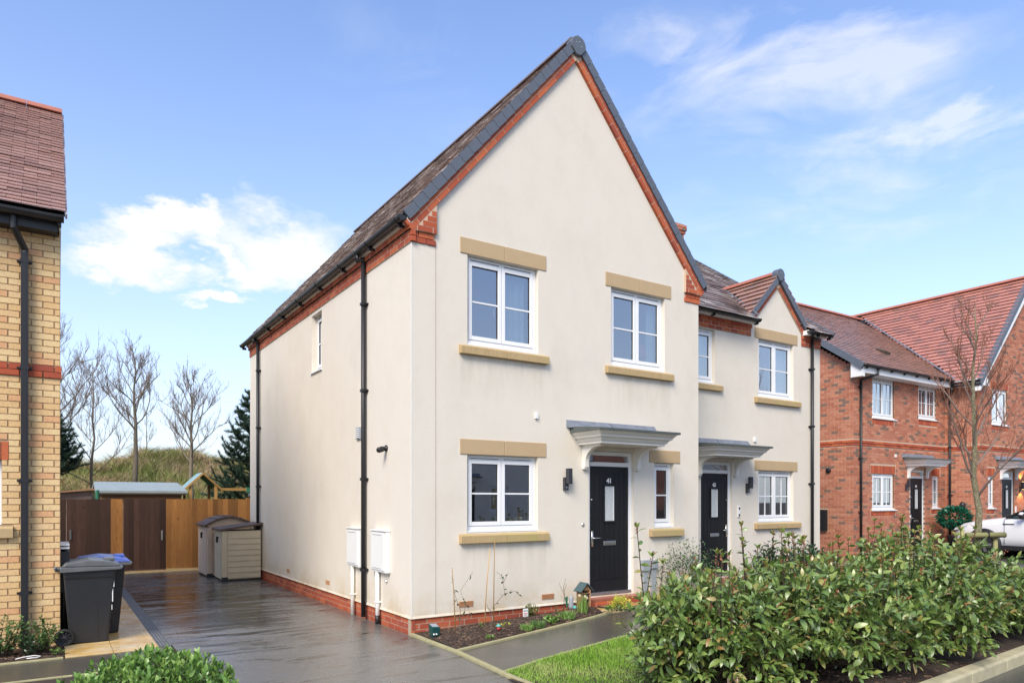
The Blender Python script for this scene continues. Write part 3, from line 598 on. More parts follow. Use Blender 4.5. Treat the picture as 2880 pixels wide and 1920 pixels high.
# kerb line
kb = thing('kerb_line', (3, -4.95, 0), 'mossy pale kerbstones between hedge bed and road', 'kerb')
x = -.2
while x < 12:
    mb = MB(); y = -5.08+(x-3)*.075
    pr = [(y-.07, -.06), (y-.065, .085), (y-.045, .105), (y+.07, .11), (y+.07, -.06)]
    mb.prism([(x+.004, a, b) for a, b in pr], (.907, .068, 0)); mb.build('kerbstone', 'kerb', kb, bev=.006); x += .914
sheet('hedge_bed', [(-.16, -4.5, .03), (13, -4.5, .03), (13, -4.0+.2, .03), (-.16, -3.2, .03)], 'soil', 0.005) if False else None
ky = lambda x: -5.01+(x-3)*.075
mb = MB(); V = []
for x in gxs(-.2, 13, 16): V += [(x, -1.3 if x > 5.3 else -2.6, gz(x)+.01), (x, -4.2, gz(x)*.8+.06), (x, ky(x)+.0, .09)]
mb.add(V, [(3*i+k, 3*i+k+1, 3*i+k+4, 3*i+k+3) for i in range(16) for k in range(2)]); mb.build('hedge_bed', 'soil', None, kind='structure')
strip('side_bed', [(-14, .68), (-9, .76), (-3.77, .86)], [(-14, 1.72), (-9, 1.72), (-3.77, 1.72)], 'soil', .0)
MB().quad((-14, -3.0, .02), (-2.74, -3.0, .02), (-2.80, -.22, .02), (-14, -.26, .02)).build('bush_bed', 'soil', None, kind='structure')
MB().quad((10.6, -1.2, .165), (13.2, -1.2, .165), (13.2, -4.4, .165), (40, -4.4, .165), (40, 14, .165), (10.6, 14, .165)).build('forecourt', 'asphalt_path', None, kind='structure')
MB().box((10.5, -1.3, -.05), (10.6, 14, .19)).build('forecourt_kerb', 'kerb', None, kind='structure')
# flower bed soil, heaped a little
mb = MB(); nx, ny = 40, 14; V = []
def bed_y(x): 
    for (a, b) in zip(BE[:-1], BE[1:]):
        if a[0] <= x <= b[0]: return a[1]+(b[1]-a[1])*(x-a[0])/(b[0]-a[0])
    return BE[-1][1]
def bed_z(x, t): return gz(x)+.02+.07*math.sin(math.pi*min(1, t*1.15))*min(1, x*1.2+.2)*(.8+.2*math.sin(x*7+t*5))
for i in range(nx+1):
    x = .02+2.72*i/nx; y0 = bed_y(x)+.03; top = -.003 if x < 2.7 else -.003
    for j in range(ny+1):
        t = j/ny; V.append((x, y0+(top-y0)*t, bed_z(x, t)))
mb.add(V, [(i*(ny+1)+j, (i+1)*(ny+1)+j, (i+1)*(ny+1)+j+1, i*(ny+1)+j+1) for i in range(nx) for j in range(ny)])
mb.quad((2.74, bed_y(2.74)+.03, gz(2.7)+.02), (3.2, bed_y(3.2)+.03, gz(3.2)+.012), (2.74, -.55, gz(2.7)+.03))
mb.build('flower_bed', 'soil', None, True, kind='structure')
def chips(name, n, area, zf, mat, smin, smax, label, cat):
    mb = MB(); V = np.empty((n, 8, 3)); 
    for i in range(n):
        x, y = area(); l = random.uniform(smin, smax); m = Matrix.Rotation(random.uniform(0, 6.3), 3, 'Z') @ Matrix.Rotation(random.uniform(-.6, .6), 3, 'X')
        s = np.array([l, l*random.uniform(.25, .5), l*.15]); V[i] = (CB*s) @ np.array(m).T+np.array([x, y, zf(x, y)+l*.08])
    mb.v = [tuple(v) for v in V.reshape(-1, 3)]; mb.f = [tuple(k+8*i for k in f) for i in range(n) for f in CF]
    return mb.build(name, mat, None, label=label, cat=cat, kind='stuff')
def bed_pt():
    while True:
        x = random.uniform(.05, 3.0); y = random.uniform(-1.2, -.02)
        if y > bed_y(x)+.05 and (x < 2.7 or y < -.6 + (x-2.7)*.3 or False): return x, y
chips('bark_mulch', 5200, bed_pt, lambda x, y: bed_z(x, (y-bed_y(x))/(-bed_y(x))), 'bark', .012, .04, 'dark brown bark mulch spread over the flower bed', 'mulch')
def mulch2():
    x = random.uniform(1.5, 12); return x, random.uniform(ky(x)+.03, ky(x)+.95)
chips('hedge_mulch', 3500, mulch2, lambda x, y: .09+max(0, (y-ky(x)))*.06, 'bark', .015, .05, 'bark litter under the long photinia hedge', 'mulch')
chips('side_mulch', 2500, lambda: (random.uniform(-5.2, -3.78), random.uniform(.9, 1.68)), lambda x, y: .01, 'bark', .01, .045, 'bark and dead stems on the soil by the yellow house', 'mulch')
# grass blades
def blades(name, P, h, w, mat, lean=.5, **kw):
    n = len(P); a = rng.uniform(0, 6.283, n); hh = h*rng.uniform(.6, 1.25, n); ww = w*rng.uniform(.7, 1.3, n)
    L = rng.uniform(-lean, lean, (n, 2))*hh[:, None]; V = np.empty((n, 5, 3)); dx, dy = np.cos(a)*ww, np.sin(a)*ww
    V[:, 0] = P-np.c_[dx, dy, 0*a]; V[:, 1] = P+np.c_[dx, dy, 0*a]; mid = P+np.c_[L*.35, hh*.6]; V[:, 2] = mid+np.c_[dx, dy, 0*a]*.7; V[:, 3] = mid-np.c_[dx, dy, 0*a]*.7; V[:, 4] = P+np.c_[L, hh*.95]
    me = bpy.data.meshes.new(name); F4 = np.arange(n)[:, None]*5
    me.vertices.add(n*5); me.vertices.foreach_set('co', V.ravel()); lo = np.hstack([F4+np.array([[0, 1, 2, 3]]), F4+np.array([[3, 2, 4]])]).ravel()
    me.loops.add(len(lo)); me.loops.foreach_set('vertex_index', lo.astype(np.int32)); me.polygons.add(2*n)
    st = np.empty(2*n, np.int32); st[0::2] = np.arange(n)*7; st[1::2] = np.arange(n)*7+4; tt = np.empty(2*n, np.int32); tt[0::2] = 4; tt[1::2] = 3
    me.polygons.foreach_set('loop_start', st); me.polygons.foreach_set('loop_total', tt); me.update(calc_edges=True)
    par = kw.pop('parent', None); 
    if par is not None:
        w_ = WL[par.name]; me.transform(Matrix.Translation(-w_))
    o = mkobj(name, me, mat, par); return tag(o, **kw)
def lawn_pts(n):
    X = rng.uniform(-.12, 4.6, n*3); Y = rng.uniform(-4.6, -1.5, n*3); le = np.interp(X, [p[0] for p in LE], [p[1] for p in LE])
    k = (Y < le-.03) & (Y > -4.05) & ((X > -.1)); X, Y = X[k][:n], Y[k][:n]; return np.c_[X, Y, np.clip(.036*X, 0, .16)+.012]
blades('lawn_grass', lawn_pts(52000), .045, .0028, 'lawn_grass', .6, label='bright green mown lawn beside the tarmac front path', cat='lawn', kind='stuff')
# hill behind the gardens
def hill_z(x, y):
    t = np.clip((y-14.0)/11.0, 0, 1); return (t*t*(3-2*t))*(3.10+.25*np.sin(x*.55+.6)+.18*np.sin(x*1.3+2)+.12*np.sin(x*2.9+y*.7))+0.05
mb = MB(); xs = np.linspace(-60, 60, 121); ys = np.concatenate([np.linspace(13.5, 30, 34), np.linspace(34, 160, 12)]); V = []
for x in xs:
    for y in ys: V.append((x, y, float(hill_z(x, y))-.06))
ny = len(ys); mb.add(V, [(i*ny+j, (i+1)*ny+j, (i+1)*ny+j+1, i*ny+j+1) for i in range(len(xs)-1) for j in range(ny-1)])
mb.build('hill', 'hill_soil', None, True, kind='structure')
n = 60000; X = rng.uniform(-9, 6.5, n); Y = rng.uniform(15.5, 27, n); P = np.c_[X, Y, hill_z(X, Y)-.05]
blades('rough_grass', P, .34, .012, 'hill_grass', 1.1, label='rough green and straw coloured grass covering the bank', cat='grass', kind='stuff')
n = 22000; X = rng.uniform(-9, 6.5, n); Y = rng.uniform(23.5, 26.5, n); K = (np.sin(X*1.7)+np.sin(X*.9+1) > -.9); X, Y = X[K], Y[K]; P = np.c_[X, Y, hill_z(X, Y)-.05]
blades('dry_scrub', P, .62, .012, 'hill_grass', .9, label='brown dry scrub along the crest of the bank', cat='scrub', kind='stuff')
# ------------------------------------------------------------------ house 41
NX, NY = (-1, 0, 0), (0, -1, 0)
def slope_bricks(f, p0, sg, L, rows, d, gap=.01, Lb=.215, ang=None):
    """brick rows running up a verge; p0=(a,z) start, sg=+1 rising right; rows = list of perpendicular offsets"""
    s = (f.u*math.cos(ang)*sg+Z*math.sin(ang)); w = (f.u*-math.sin(ang)*sg+Z*math.cos(ang)); out = []
    for k, off in enumerate(rows):
        t = -.06 - (k % 2)*.11
        while t < L:
            a, b = max(t, 0), min(t+Lb, L)
            if b-a > .04:
                c = f.p(*p0)+s*((a+b)/2)+w*(off+.0325)+f.n*(d-.03)
                out.append(sloped_mtx(c, s, f.n, w, b-a, .06, .065))
            t += Lb+gap
    return out
def verge(parent, f, a0, z0, sg, n, G, ang, h=.145, d0=-.02, d1=.075):
    s = (f.u*math.cos(ang)*sg+Z*math.sin(ang)); w = (f.u*-math.sin(ang)*sg+Z*math.cos(ang)); me = unit_mesh('verge', 'verge_grey')
    for i in range(n):
        s2 = (s+w*-.035).normalized(); w2 = (w+s*.035).normalized()
        c = f.p(a0, z0)+s*(G*(i+.5))+w*(-h/2+.012)+f.n*((d0+d1)/2)
        piece('verge_tile', parent, me, sloped_mtx(c, s2, f.n, w2, G*.975, d1-d0+random.uniform(0, .004), h))
def ridge_tiles(parent, p0, p1, r, mat, L=.44, up=.0):
    p0, p1 = Vector(p0), Vector(p1); u = (p1-p0); T = u.length; u.normalize(); n = max(1, int(T/L)); side = u.cross(Z)
    for i in range(n):
        a = p0+u*(i*T/n+.004); b = p0+u*((i+1)*T/n-.004); mb = MB(); pr = []
        for j in range(8):
            q = math.pi*j/7; pr.append((math.cos(q)*r, math.sin(q)*r*.8))
        mb.prism([a+side*c+Z*(z+up) for c, z in pr], b-a); mb.build('ridge_tile', mat, parent)
def endcap(parent, f, a, z, r, d0, d1):
    pts = []
    for j in range(17):
        q = -.35+(math.pi+.7)*j/16; pts.append((math.cos(q)*r, math.sin(q)*r))
    pts.append((-.28*r, -1.05*r)); pts.append((.28*r, -1.05*r))
    mb = MB(); mb.prism([f.p(a+c, z+zz, d0) for c, zz in pts], f.n*(d1-d0)); o = mb.build('ridge_end_cap', 'verge_grey', parent, bev=.008)
    for (x, y) in ((-.35, .2), (.38, -.1), (.1, .35)): MB().lathe(f.p(a+x*r, z+y*r, d1+.0005), f.n, [(.010, 0), (.010, .004), (.004, .006)], 8).build('screw', 'steel', o)
def bandcourses(f, a0, a1, z0, ns, ds, **k):
    out = []
    for i in range(ns): out += brick_list(f, a0, a1, z0+i*.075, 1, ds[i], phase=i, depth=.06, **k)
    return out
f1 = F((0, 0, 0), (1, 0, 0), NY); f2 = F((0, 0, 0), (0, 1, 0), NX); HW, HD = 5.366, 8.84; CX = 2.683; M41 = 1.155; A41 = math.atan(M41)
H = thing('semi_detached_house', (0, 0, 0), 'cream rendered house with steep front gable and black door 41', 'house')
ops = [(.832, 2.009, 3.85, 5.078), (3.399, 4.565, 3.84, 5.062), (.828, 2.004, 1.295, 2.363), (4.325, 4.774, 1.285, 2.352), (2.953, 3.877, .27, 2.50)]
w = MB(); wall(w, f1, 0, HW, .21, 5.08, ops)
w.quad(f1.p(.349, 5.08), f1.p(HW-.349, 5.08), f1.p(HW-.349, 5.21+M41*.349), f1.p(.349, 5.21+M41*.349))
w.quad(f1.p(.349, 5.21+M41*.349), f1.p(HW-.349, 5.21+M41*.349), f1.p(CX, 5.21+M41*CX))
so = [(3.609, 4.174, 4.005, 5.02)]; wall(w, f2, 0, HD, .21, 5.08, so, rev=.15)
w.quad((HW, 0, .0), (HW, 1.0, .0), (HW, 1.0, 5.4), (HW, 0, 5.4)); w.quad((0, HD, 0), (HW, HD, 0), (HW, HD, 5.4), (0, HD, 5.4)); w.quad((0, HD, 5.4), (HW, HD, 5.4), (CX, HD, 8.5))
WM = w.build('wall', 'render_cream', H)
l = MB(); l.hexa([f1.p(-.012, .205, 0), f1.p(HW, .205, 0), f1.p(HW, .205, .016), f1.p(-.012, .205, .016), f1.p(-.012, .235, 0), f1.p(HW, .235, 0), f1.p(HW, .235, .0015), f1.p(-.012, .235, .0015)])
l.hexa([f2.p(-.0119, .205, 0), f2.p(HD, .205, 0), f2.p(HD, .205, .016), f2.p(-.0119, .205, .016), f2.p(-.0119, .235, 0), f2.p(HD, .235, 0), f2.p(HD, .235, .0015), f2.p(-.0119, .235, .0015)])
l.build('render_stop_bead', 'render_cream', H)
j = MB(); j.fbox(f1, .3465, .3515, .24, 5.08, -.01, .0016); j.build('movement_joint', 'mortar_grey', H); MB().fbox(f1, .352, .366, .24, 5.60, -.01, .003).build('joint_bead', 'render_cream', H)
MB().fbox(f2, -.003, .009, .24, 5.08, -.005, .0024).build('corner_bead', 'white_paint', H)
# interior so the panes look into rooms
n_ = MB(); n_.box((.05, .2, 2.62), (HW-.05, HD-.05, 2.85)); n_.box((.05, 4.2, .3), (HW-.05, 4.3, 5.2)); n_.box((2.4, .25, .3), (2.48, 4.1, 2.6)); n_.box((2.6, .25, 2.86), (2.68, 4.1, 5.25)); n_.box((.05, .2, 5.22), (HW-.05, HD-.05, 5.26)); n_.box((.05, .2, .1), (HW-.05, HD-.05, .3))
n_.build('inner_floor', 'inner_wall', H)
# plinth
p = MB(); p.fbox(f1, .0, HW, -.1, .206, -.1, -.0145); p.fbox(f2, .022, HD, -.1, .2055, -.1, -.0147); PL = p.build('plinth', 'mortar', H)
bl = brick_list(f1, .006, HW, -.02, 3, -.012, openings=[(2.85, 3.98, -1, .3)])+brick_list(f2, .003, HD, -.02, 3, -.012, phase=1)
scatter('brick', PL, bl, 'brick_red', cap=300)
# eaves and gable brickwork
bk = MB(); bk.quad(f1.p(0, 5.08, -.003), f1.p(HW, 5.08, -.003), f1.p(HW, 5.41, -.003), f1.p(CX, 5.40+M41*CX, -.003), f1.p(0, 5.41, -.003)); bk.fbox(f2, .01, HD, 5.08, 5.31, -.05, .0155); bk.fbox(f2, -.03, HD, 5.235, 5.31, -.05, .0455); 
for sg, e in ((1, 0), (-1, HW)):
    bk.prism([f1.p(e, 5.225, .0), f1.p(e, 5.42, .0), f1.p(CX, 5.41+M41*CX, .0), f1.p(CX, 5.222+M41*CX, .0), f1.p(e+sg*.349, 5.222+M41*.349, .0), f1.p(e+sg*.349, 5.235, .0)][::sg], f1.n*.043)
EB = bk.build('eaves_brickwork', 'mortar_red', H)
bl = bandcourses(f2, -.045, HD, 5.08, 3, (.018, .018, .048))
sideb = scatter('brick', EB, bl, 'brick_red', cap=150)
bl = []
for sg, e in ((1, 0), (-1, HW)):
    g = F(f1.p(e, 0), f1.u*sg, f1.n)
    bl += bandcourses(g, -.018, .345, 5.08, 2, (.018, .018)); bl += brick_list(g, -.045, .345, 5.23, 1, .048, phase=1, depth=.05)
    for c in range(1, 5):
        z = 5.23+c*.075; s0 = (z+.075-5.21)/M41
        if s0 < .30: bl += brick_list(g, s0, .345, z, 1, .046, depth=.04)
    bl += slope_bricks(g, (0.0, 5.21+.0), 1, (CX)/math.cos(A41)-.03, [.006, .081], .046, ang=A41)
scatter('brick', EB, bl, 'brick_red', cap=150)
# roof
rf = MB(); YF, YB = -.045, 9.02
for sg, e in ((1, -.13), (-1, HW+.13)):
    rf.quad((e, YF+.03, 5.38), (e, YB, 5.38), (CX, YB, 5.38+M41*2.813), (CX, YF+.03, 5.38+M41*2.813))
RF = rf.build('roof', 'black_metal', H); RZ = 5.41+M41*2.813
for e in (-.135, HW+.135):
    roof_tiles(RF, (CX, YF, RZ), (CX, YB, RZ), (e, YF, 5.41), 'tile_brown', .30, .206, 2, cap=150 if e > 0 else 300, slope=.0, jit=.004, rot=.035,
               keep=(None if e < 0 else (lambda p: p.y < 1.3 or p.z > 5.40+.69*(min(p.y, 9.1-p.y)-.72))))
verge(RF, f1, -.135, 5.415, 1, 21, (CX+.135)/math.cos(A41)/21, A41, h=.128); verge(RF, F((HW, 0, 0), (-1, 0, 0), NY), -.135, 5.415, 1, 21, (CX+.135)/math.cos(A41)/21, A41, h=.128)
ridge_tiles(RF, (CX, .02, RZ-.045), (CX, YB, RZ-.045), .105, 'ridge_brown'); endcap(RF, f1, CX, 8.515, .135, -.05, .10)
b_ = MB(); b_.fbox(f2, -.045, HD, 5.306, 5.425, .0, .085); b_.build('fascia', 'paint_cream', H)
gutter(H, (-.145, -.03, 5.375), (-.145, 9.0, 5.375), NX, .058, 1.05); gutter(H, (HW+.145, .02, 5.375), (HW+.145, .62, 5.375), (1, 0, 0), .058)
downpipe(H, f2, 1.533, 5.25, .03, clips=(.72, 2.05, 3.35, 4.62), swan=(.145, .10, 0)); downpipe(H, f2, 7.873, 5.25, .03, clips=(.7, 2.05, 3.35, 4.62), swan=(.145, .10, 0))
for (x0, x1, z0, z1, sp) in ((.717, 2.146, 5.08, 5.295, 1), (3.282, 4.703, 5.065, 5.28, 1), (.714, 2.146, 2.364, 2.572, 1), (4.212, 4.914, 2.354, 2.56, 0)): lintel(H, f1, x0, x1, z0, z1, sp)
for (x0, x1, z0, z1, sp) in ((.70, 2.165, 3.715, 3.85, 1), (3.275, 4.72, 3.705, 3.84, 1), (.70, 2.165, 1.155, 1.295, 1), (4.21, 4.955, 1.15, 1.285, 0)): sill(H, f1, x0, x1, z0, z1, sp)
window(H, f1, *ops[0][:2], 3.885, 5.078, 2, handle=0, curtain=[(.52, .93, 'net_blue')]); window(H, f1, *ops[1][:2], 3.875, 5.062, 2, curtain=[(.80, .98, 'net_blue')])
window(H, f1, *ops[2][:2], 1.33, 2.363, 2, handle=0); window(H, f1, *ops[3][:2], 1.32, 2.352, 1)
window(H, f2, *so[0][:2], 4.035, 5.02, 1, d=-.10); MB().fbox(f2, 3.59, 4.19, 3.985, 4.006, -.12, .03).build('window_sill', 'upvc', H)
door(H, f1, 3.02, 3.81, .325, 2.262, '41', True, top=2.495)
canopy(H, f1, 2.60, 4.19, 2.57, .68); wall_light(H, f1, 2.50, 2.06)
s_ = MB(); s_.box((2.84, -.17, .06), (3.99, .0, .232)); st = s_.build('doorstep', 'mortar_red', H)
x = 2.845
while x < 3.95:
    MB().box((x, -.185, .234), (x+.14, .0, .255)).build('step_tile', 'tile_step', st); x += .1435
scatter('brick', st, brick_list(F((0, -.17, 0), (1, 0, 0), NY), 2.84, 3.99, .075, 2, .008, depth=.03), 'brick_red')
m = MB(); m.lathe((0, 0, 0), (0, 0, 1), [(.01, 0), (.01, .01)], 4)
for (a, z) in ((.81, .337), (2.18, .335)):
    v = MB(); v.fbox(f1, a-.108, a+.108, z-.037, z+.037, -.01, .002); vo = v.build('airbrick', 'terracotta_vent', H)
    for i in range(5): MB().fbox(f1, a-.108, a+.108, z-.035+i*.0155, z-.027+i*.0155, .002, .010).build('louvre', 'terracotta_vent', vo)
for y in (5.66, 3.29): MB().fbox(f2, y-.10, y+.10, .32, .39, -.01, .004).build('airbrick', 'terracotta_vent', H)
for k_, (y0, y1) in enumerate(((1.65, 2.18), (.66, 1.20))):
    b = MB(); b.fbox(f2, y0, y1, .74, 1.31, .0, .075); bo = b.build('meter_box', 'white_paint', H, bev=.008)
    b = MB(); b.fbox(f2, y0+.05, y1-.03, .77, 1.285, .0755, .088); dd = b.build('meter_door', 'white_paint', bo, bev=.004)
    for z in (1.255, .79): MB().fbox(f2, y0+.14, y1-.09, z, z+.006, .0885, .0895).build('door_slot', 'lead', dd)
    MB().fbox(f2, y0-.01, y1+.01, 1.312, 1.324, 0, .095).build('drip_lid', 'white_paint', bo)
    pm = MB(); yc = (y0+y1)/2+.09; pm.tube([f2.p(yc, .0, .045), f2.p(yc, .74, .045)], .030, 10); pp = pm.build('conduit', 'white_paint' if k_ else 'paint_cream', bo, True)
    if k_: MB().tube([f2.p(yc, .0, .045), f2.p(yc, .12, .045)], .034, 10).build('conduit_foot', 'black_plastic', bo, True)
    for z in (.30,): MB().fbox(f2, yc-.036, yc+.036, z, z+.02, 0, .08).build('conduit_clip', 'white_paint', bo)
MB().lathe(f2.p(.79, .62, 0), NX, [(.028, 0), (.028, .012), (.012, .02), (.012, .03)], 12).build('hose_outlet', 'steel', H, True)
c_ = MB(); c_.lathe(f2.p(.80, 2.46, 0), NX, [(.045, 0), (.045, .02), (.02, .03), (.02, .06)], 14); c_.lathe(f2.p(.80, 2.455, .045), (-.8, -.25, -.25), [(.032, 0), (.04, .03), (.04, .09), (.03, .11)], 14); c_.build('security_camera', 'black_plastic', H, True)
v = MB(); v.fbox(f2, 1.75, 1.92, 2.66, 2.84, 0, .03); vo = v.build('wall_vent', 'grey_plastic', H, bev=.004)
for i in range(5): MB().fbox(f2, 1.77, 1.90, 2.68+i*.03, 2.695+i*.03, .0302, .038).build('louvre', 'white_paint', vo)
MB().fbox(f1, 1.94, 1.995, 2.915, 3.0, 0, .03).build('alarm_sensor', 'white_paint', H, bev=.006)
b = MB(); b.lathe(f1.p(2.835, 1.37, 0), NY, [(.030, 0), (.030, .008), (.016, .012), (.014, .018)], 16); b.build('doorbell', 'steel', H, True)
for (a, z0, z1, w_) in ((4.10, .61, .78, .085), (4.28, .64, .77, .07)):
    g_ = MB(); g_.fbox(f1, a-w_, a+w_, z0, z1, .001, .07); bo = g_.build('cable_box', 'grey_plastic', H, bev=.006); MB().fbox(f1, a-.045, a+.045, .1, z0, .001, .045).build('cable_duct', 'grey_plastic', bo)
# things on the window boards
f1i = f1
t = thing('wicker_basket', (1.75, .17, 1.345), 'small wicker basket behind lower left window of house 41', 'basket')
mb = MB(); mb.hexa([(1.63, .12, 1.345), (1.87, .12, 1.345), (1.87, .22, 1.345), (1.63, .22, 1.345), (1.61, .11, 1.44), (1.89, .11, 1.44), (1.89, .23, 1.44), (1.61, .23, 1.44)]); mb.build('basket_body', 'basket', t)
for i in range(5): MB().box((1.615-.002*i+.006, .108, 1.355+i*.018), (1.885, .113, 1.364+i*.018)).build('weave', 'basket', t)
mb = MB(); mb.box((1.70, .14, 1.44), (1.83, .20, 1.50)); mb.build('card', 'petal', t)
t = thing('red_lamp', (4.3, .30, 3.9), 'red shaded lamp behind upper right window of house 41', 'lamp')
MB().lathe((4.30, .32, 4.10), (0, 0, 1), [(.14, 0), (.07, .22)], 20).build('lamp_shade', 'red_cloth', t, True); MB().lathe((4.30, .32, 3.88), (0, 0, 1), [(.06, 0), (.02, .03), (.015, .22)], 12).build('lamp_base', 'stem_dark', t, True)
t = thing('toy_camera', (3.6, .25, 3.9), 'small white and red ornament at left of the upper right window', 'ornament')
MB().box((3.50, .16, 3.885), (3.74, .24, 3.93)).build('red_box', 'red_cloth', t); MB().box((3.50, .17, 3.931), (3.60, .22, 4.00)).build('white_box', 'white_paint', t, bev=.01); MB().lathe((3.67, .19, 3.932), (0, 0, 1), [(.04, 0), (.045, .03), (.02, .05)], 10).build('ball', 'grey_plastic', t, True)

# ------------------------------------------------------------------ house 43
f3 = F((0, 1.0, 0), (1, 0, 0), NY); X3 = 10.38
G = thing('attached_house', (7.9, 1, 0), 'cream rendered neighbour with small gable and black door 43', 'house')
ops3 = [(8.26, 9.43, 3.87, 5.065), (8.26, 9.43, 1.285, 2.357), (5.80, 6.95, 4.0, 5.058), (6.54, 7.45, .24, 2.50)]
w = MB(); wall(w, f3, HW+.001, X3, .21, 5.07, ops3); w.quad(f3.p(8.02, 5.07), f3.p(9.70, 5.07), f3.p(9.70, 5.33), f3.p(8.86, 6.195), f3.p(8.02, 5.33))
w.quad((X3, 1, 0), (X3, HD, 0), (X3, HD, 5.4), (X3, 4.92, 8.2), (X3, 1, 5.4)); w.quad((HW, HD, 0), (X3, HD, 0), (X3, HD, 5.4), (HW, HD, 5.4)); w.build('wall', 'render_cream', G)
n_ = MB(); n_.box((HW+.05, 1.2, 2.62), (X3-.05, HD-.05, 2.85)); n_.box((HW+.05, 5.2, .3), (X3-.05, 5.3, 5.2)); n_.box((7.6, 1.3, .3), (7.68, 5, 5.2)); n_.box((HW+.05, 1.2, 5.22), (X3-.05, HD-.05, 5.26)); n_.box((HW+.05, 1.2, .1), (X3-.05, HD-.05, .3)); n_.build('inner_floor', 'inner_wall', G)
p = MB(); p.fbox(f3, HW, X3, -.1, .206, -.1, -.018); PL = p.build('plinth', 'mortar', G); scatter('brick', PL, brick_list(f3, HW+.01, X3, -.02, 3, -.012), 'brick_red')
bk = MB(); bk.fbox(f3, HW+.002, 8.01, 5.075, 5.296, -.03, .0115); bk.fbox(f3, 9.71, X3, 5.075, 5.296, -.03, .0115)
MG = 1.03; AG = math.atan(MG)
for sg, e in ((1, 8.0), (-1, 9.72)):
    bk.prism([f3.p(e, 5.31, -.03), f3.p(e, 5.50, -.03), f3.p(8.86, 5.50+MG*.86, -.03), f3.p(8.86, 5.31+MG*.86, -.03)][::sg], f3.n*.059)
EB = bk.build('eaves_brickwork', 'mortar_red', G)
bl = bandcourses(f3, HW+.003, 8.015, 5.075, 3, (.014, .014, .04))+bandcourses(f3, 9.705, X3+.02, 5.075, 3, (.014, .014, .04))
for sg, e in ((1, 8.0), (-1, 9.72)): bl += slope_bricks(F(f3.p(e, 0), f3.u*sg, f3.n), (0, 5.31), 1, .86/math.cos(AG)-.03, [.003, .076], .032, ang=AG)
scatter('brick', EB, bl, 'brick_red')
K = .69; EZ = 5.36; mz = lambda y: EZ+K*(min(y, 9.84-y)-.72); RY, RZ3 = 4.92, EZ+K*4.2
rf = MB(); rf.quad((2.9, .74, EZ-.03), (X3+.06, .74, EZ-.03), (X3+.06, RY, RZ3-.03), (2.9, RY, RZ3-.03)) if False else None
def over41(x): return 5.41+M41*(HW+.135-x)     # height of house 41's right roof slope
xr = HW+.135-(RZ3-5.41)/M41
rf.quad((HW+.1, .74, EZ-.03), (7.93, .74, EZ-.03), (7.93, 2.4, mz(2.4)-.03), (HW+.1, 2.4, mz(2.4)-.03)); rf.quad((9.79, .74, EZ-.03), (X3+.06, .74, EZ-.03), (X3+.06, 2.4, mz(2.4)-.03), (9.79, 2.4, mz(2.4)-.03)); rf.quad((7.93, 1.05, mz(1.05)-.03), (9.79, 1.05, mz(1.05)-.03), (9.79, 2.4, mz(2.4)-.03), (7.93, 2.4, mz(2.4)-.03)); rf.quad((HW+.1, 2.4, mz(2.4)-.03), (X3+.06, 2.4, mz(2.4)-.03), (X3+.06, RY, RZ3-.03), (xr-.05, RY, RZ3-.03)); rf.quad((HW+.1, 9.1, EZ-.03), (X3+.06, 9.1, EZ-.03), (X3+.06, RY, RZ3-.03), (xr-.05, RY, RZ3-.03))
for e in (7.92, 9.80): rf.quad((e, .93, 5.50), (8.86, .93, 6.46), (8.86, 2.4, 6.46), (e, .95, 5.50))
RF = rf.build('roof', 'black_metal', G)
dz = lambda x: 5.52+MG*(.94-abs(x-8.86))
def keep43(p): return p.z > over41(p.x)-.03 and not (p.z < dz(p.x)-.05 and abs(p.x-8.86) < .93)
roof_tiles(RF, (3.0, RY, RZ3), (X3+.10, RY, RZ3), (3.0, .69, EZ-.02), 'tile_brown', .30, .178, 1, cap=300, keep=keep43, slope=.06)
for e in (7.90, 9.82):
    roof_tiles(RF, (8.86, .91, 6.49), (8.86, 2.4, 6.49), (e, .91, 5.50), 'tile_red', .30, .172, 1, cap=60, keep=lambda p: p.z > mz(p.y)-.02, name='gable_roof_tile')
verge(RF, F((8.86-.96, 1.0, 0), (1, 0, 0), NY), 0, 5.50, 1, 8, .96/math.cos(AG)/8, AG, h=.12, d1=.085); verge(RF, F((8.86+.96, 1.0, 0), (-1, 0, 0), NY), 0, 5.50, 1, 8, .96/math.cos(AG)/8, AG, h=.12, d1=.085)
ridge_tiles(RF, (8.86, .98, 6.46), (8.86, 2.38, 6.46), .11, 'ridge_red'); endcap(RF, f3, 8.86, 6.45, .125, -.03, .11)
ridge_tiles(RF, (xr, RY, RZ3-.02), (X3+.1, RY, RZ3-.02), .13, 'ridge_red')
MB().hexa([(7.86, .72, 5.43), (7.90, .72, 5.43), (8.83, 2.36, 6.50), (8.79, 2.36, 6.50), (7.86, .72, 5.46), (7.90, .72, 5.46), (8.83, 2.36, 6.53), (8.79, 2.36, 6.53)]).build('valley_lead', 'lead', RF)
for i in range(29):                                         # stepped right-hand verge
    t = (i+.5)/29; c = (X3+.07, .72+4.2*t, EZ+K*4.2*t-.02); piece('verge_tile', RF, unit_mesh('verge', 'verge_grey'), sloped_mtx(c, (0, 1, K-.04), (1, 0, 0), (0, -K, 1), .172, .06, .12))
b_ = MB(); b_.fbox(f3, HW+.002, 8.0, 5.302, 5.40, 0, .16); b_.fbox(f3, 9.72, X3, 5.302, 5.40, 0, .16); b_.build('fascia', 'white_paint', G)
gutter(G, (HW+.01, .80, 5.375), (8.02, .80, 5.375), NY, .058, 1.1); gutter(G, (9.72, .80, 5.375), (X3+.12, .80, 5.375), NY, .058, .5)
downpipe(G, f3, 10.02, 5.24, .05, clips=(.75, 2.1, 3.35, 4.6), swan=(.20, .10, 0))
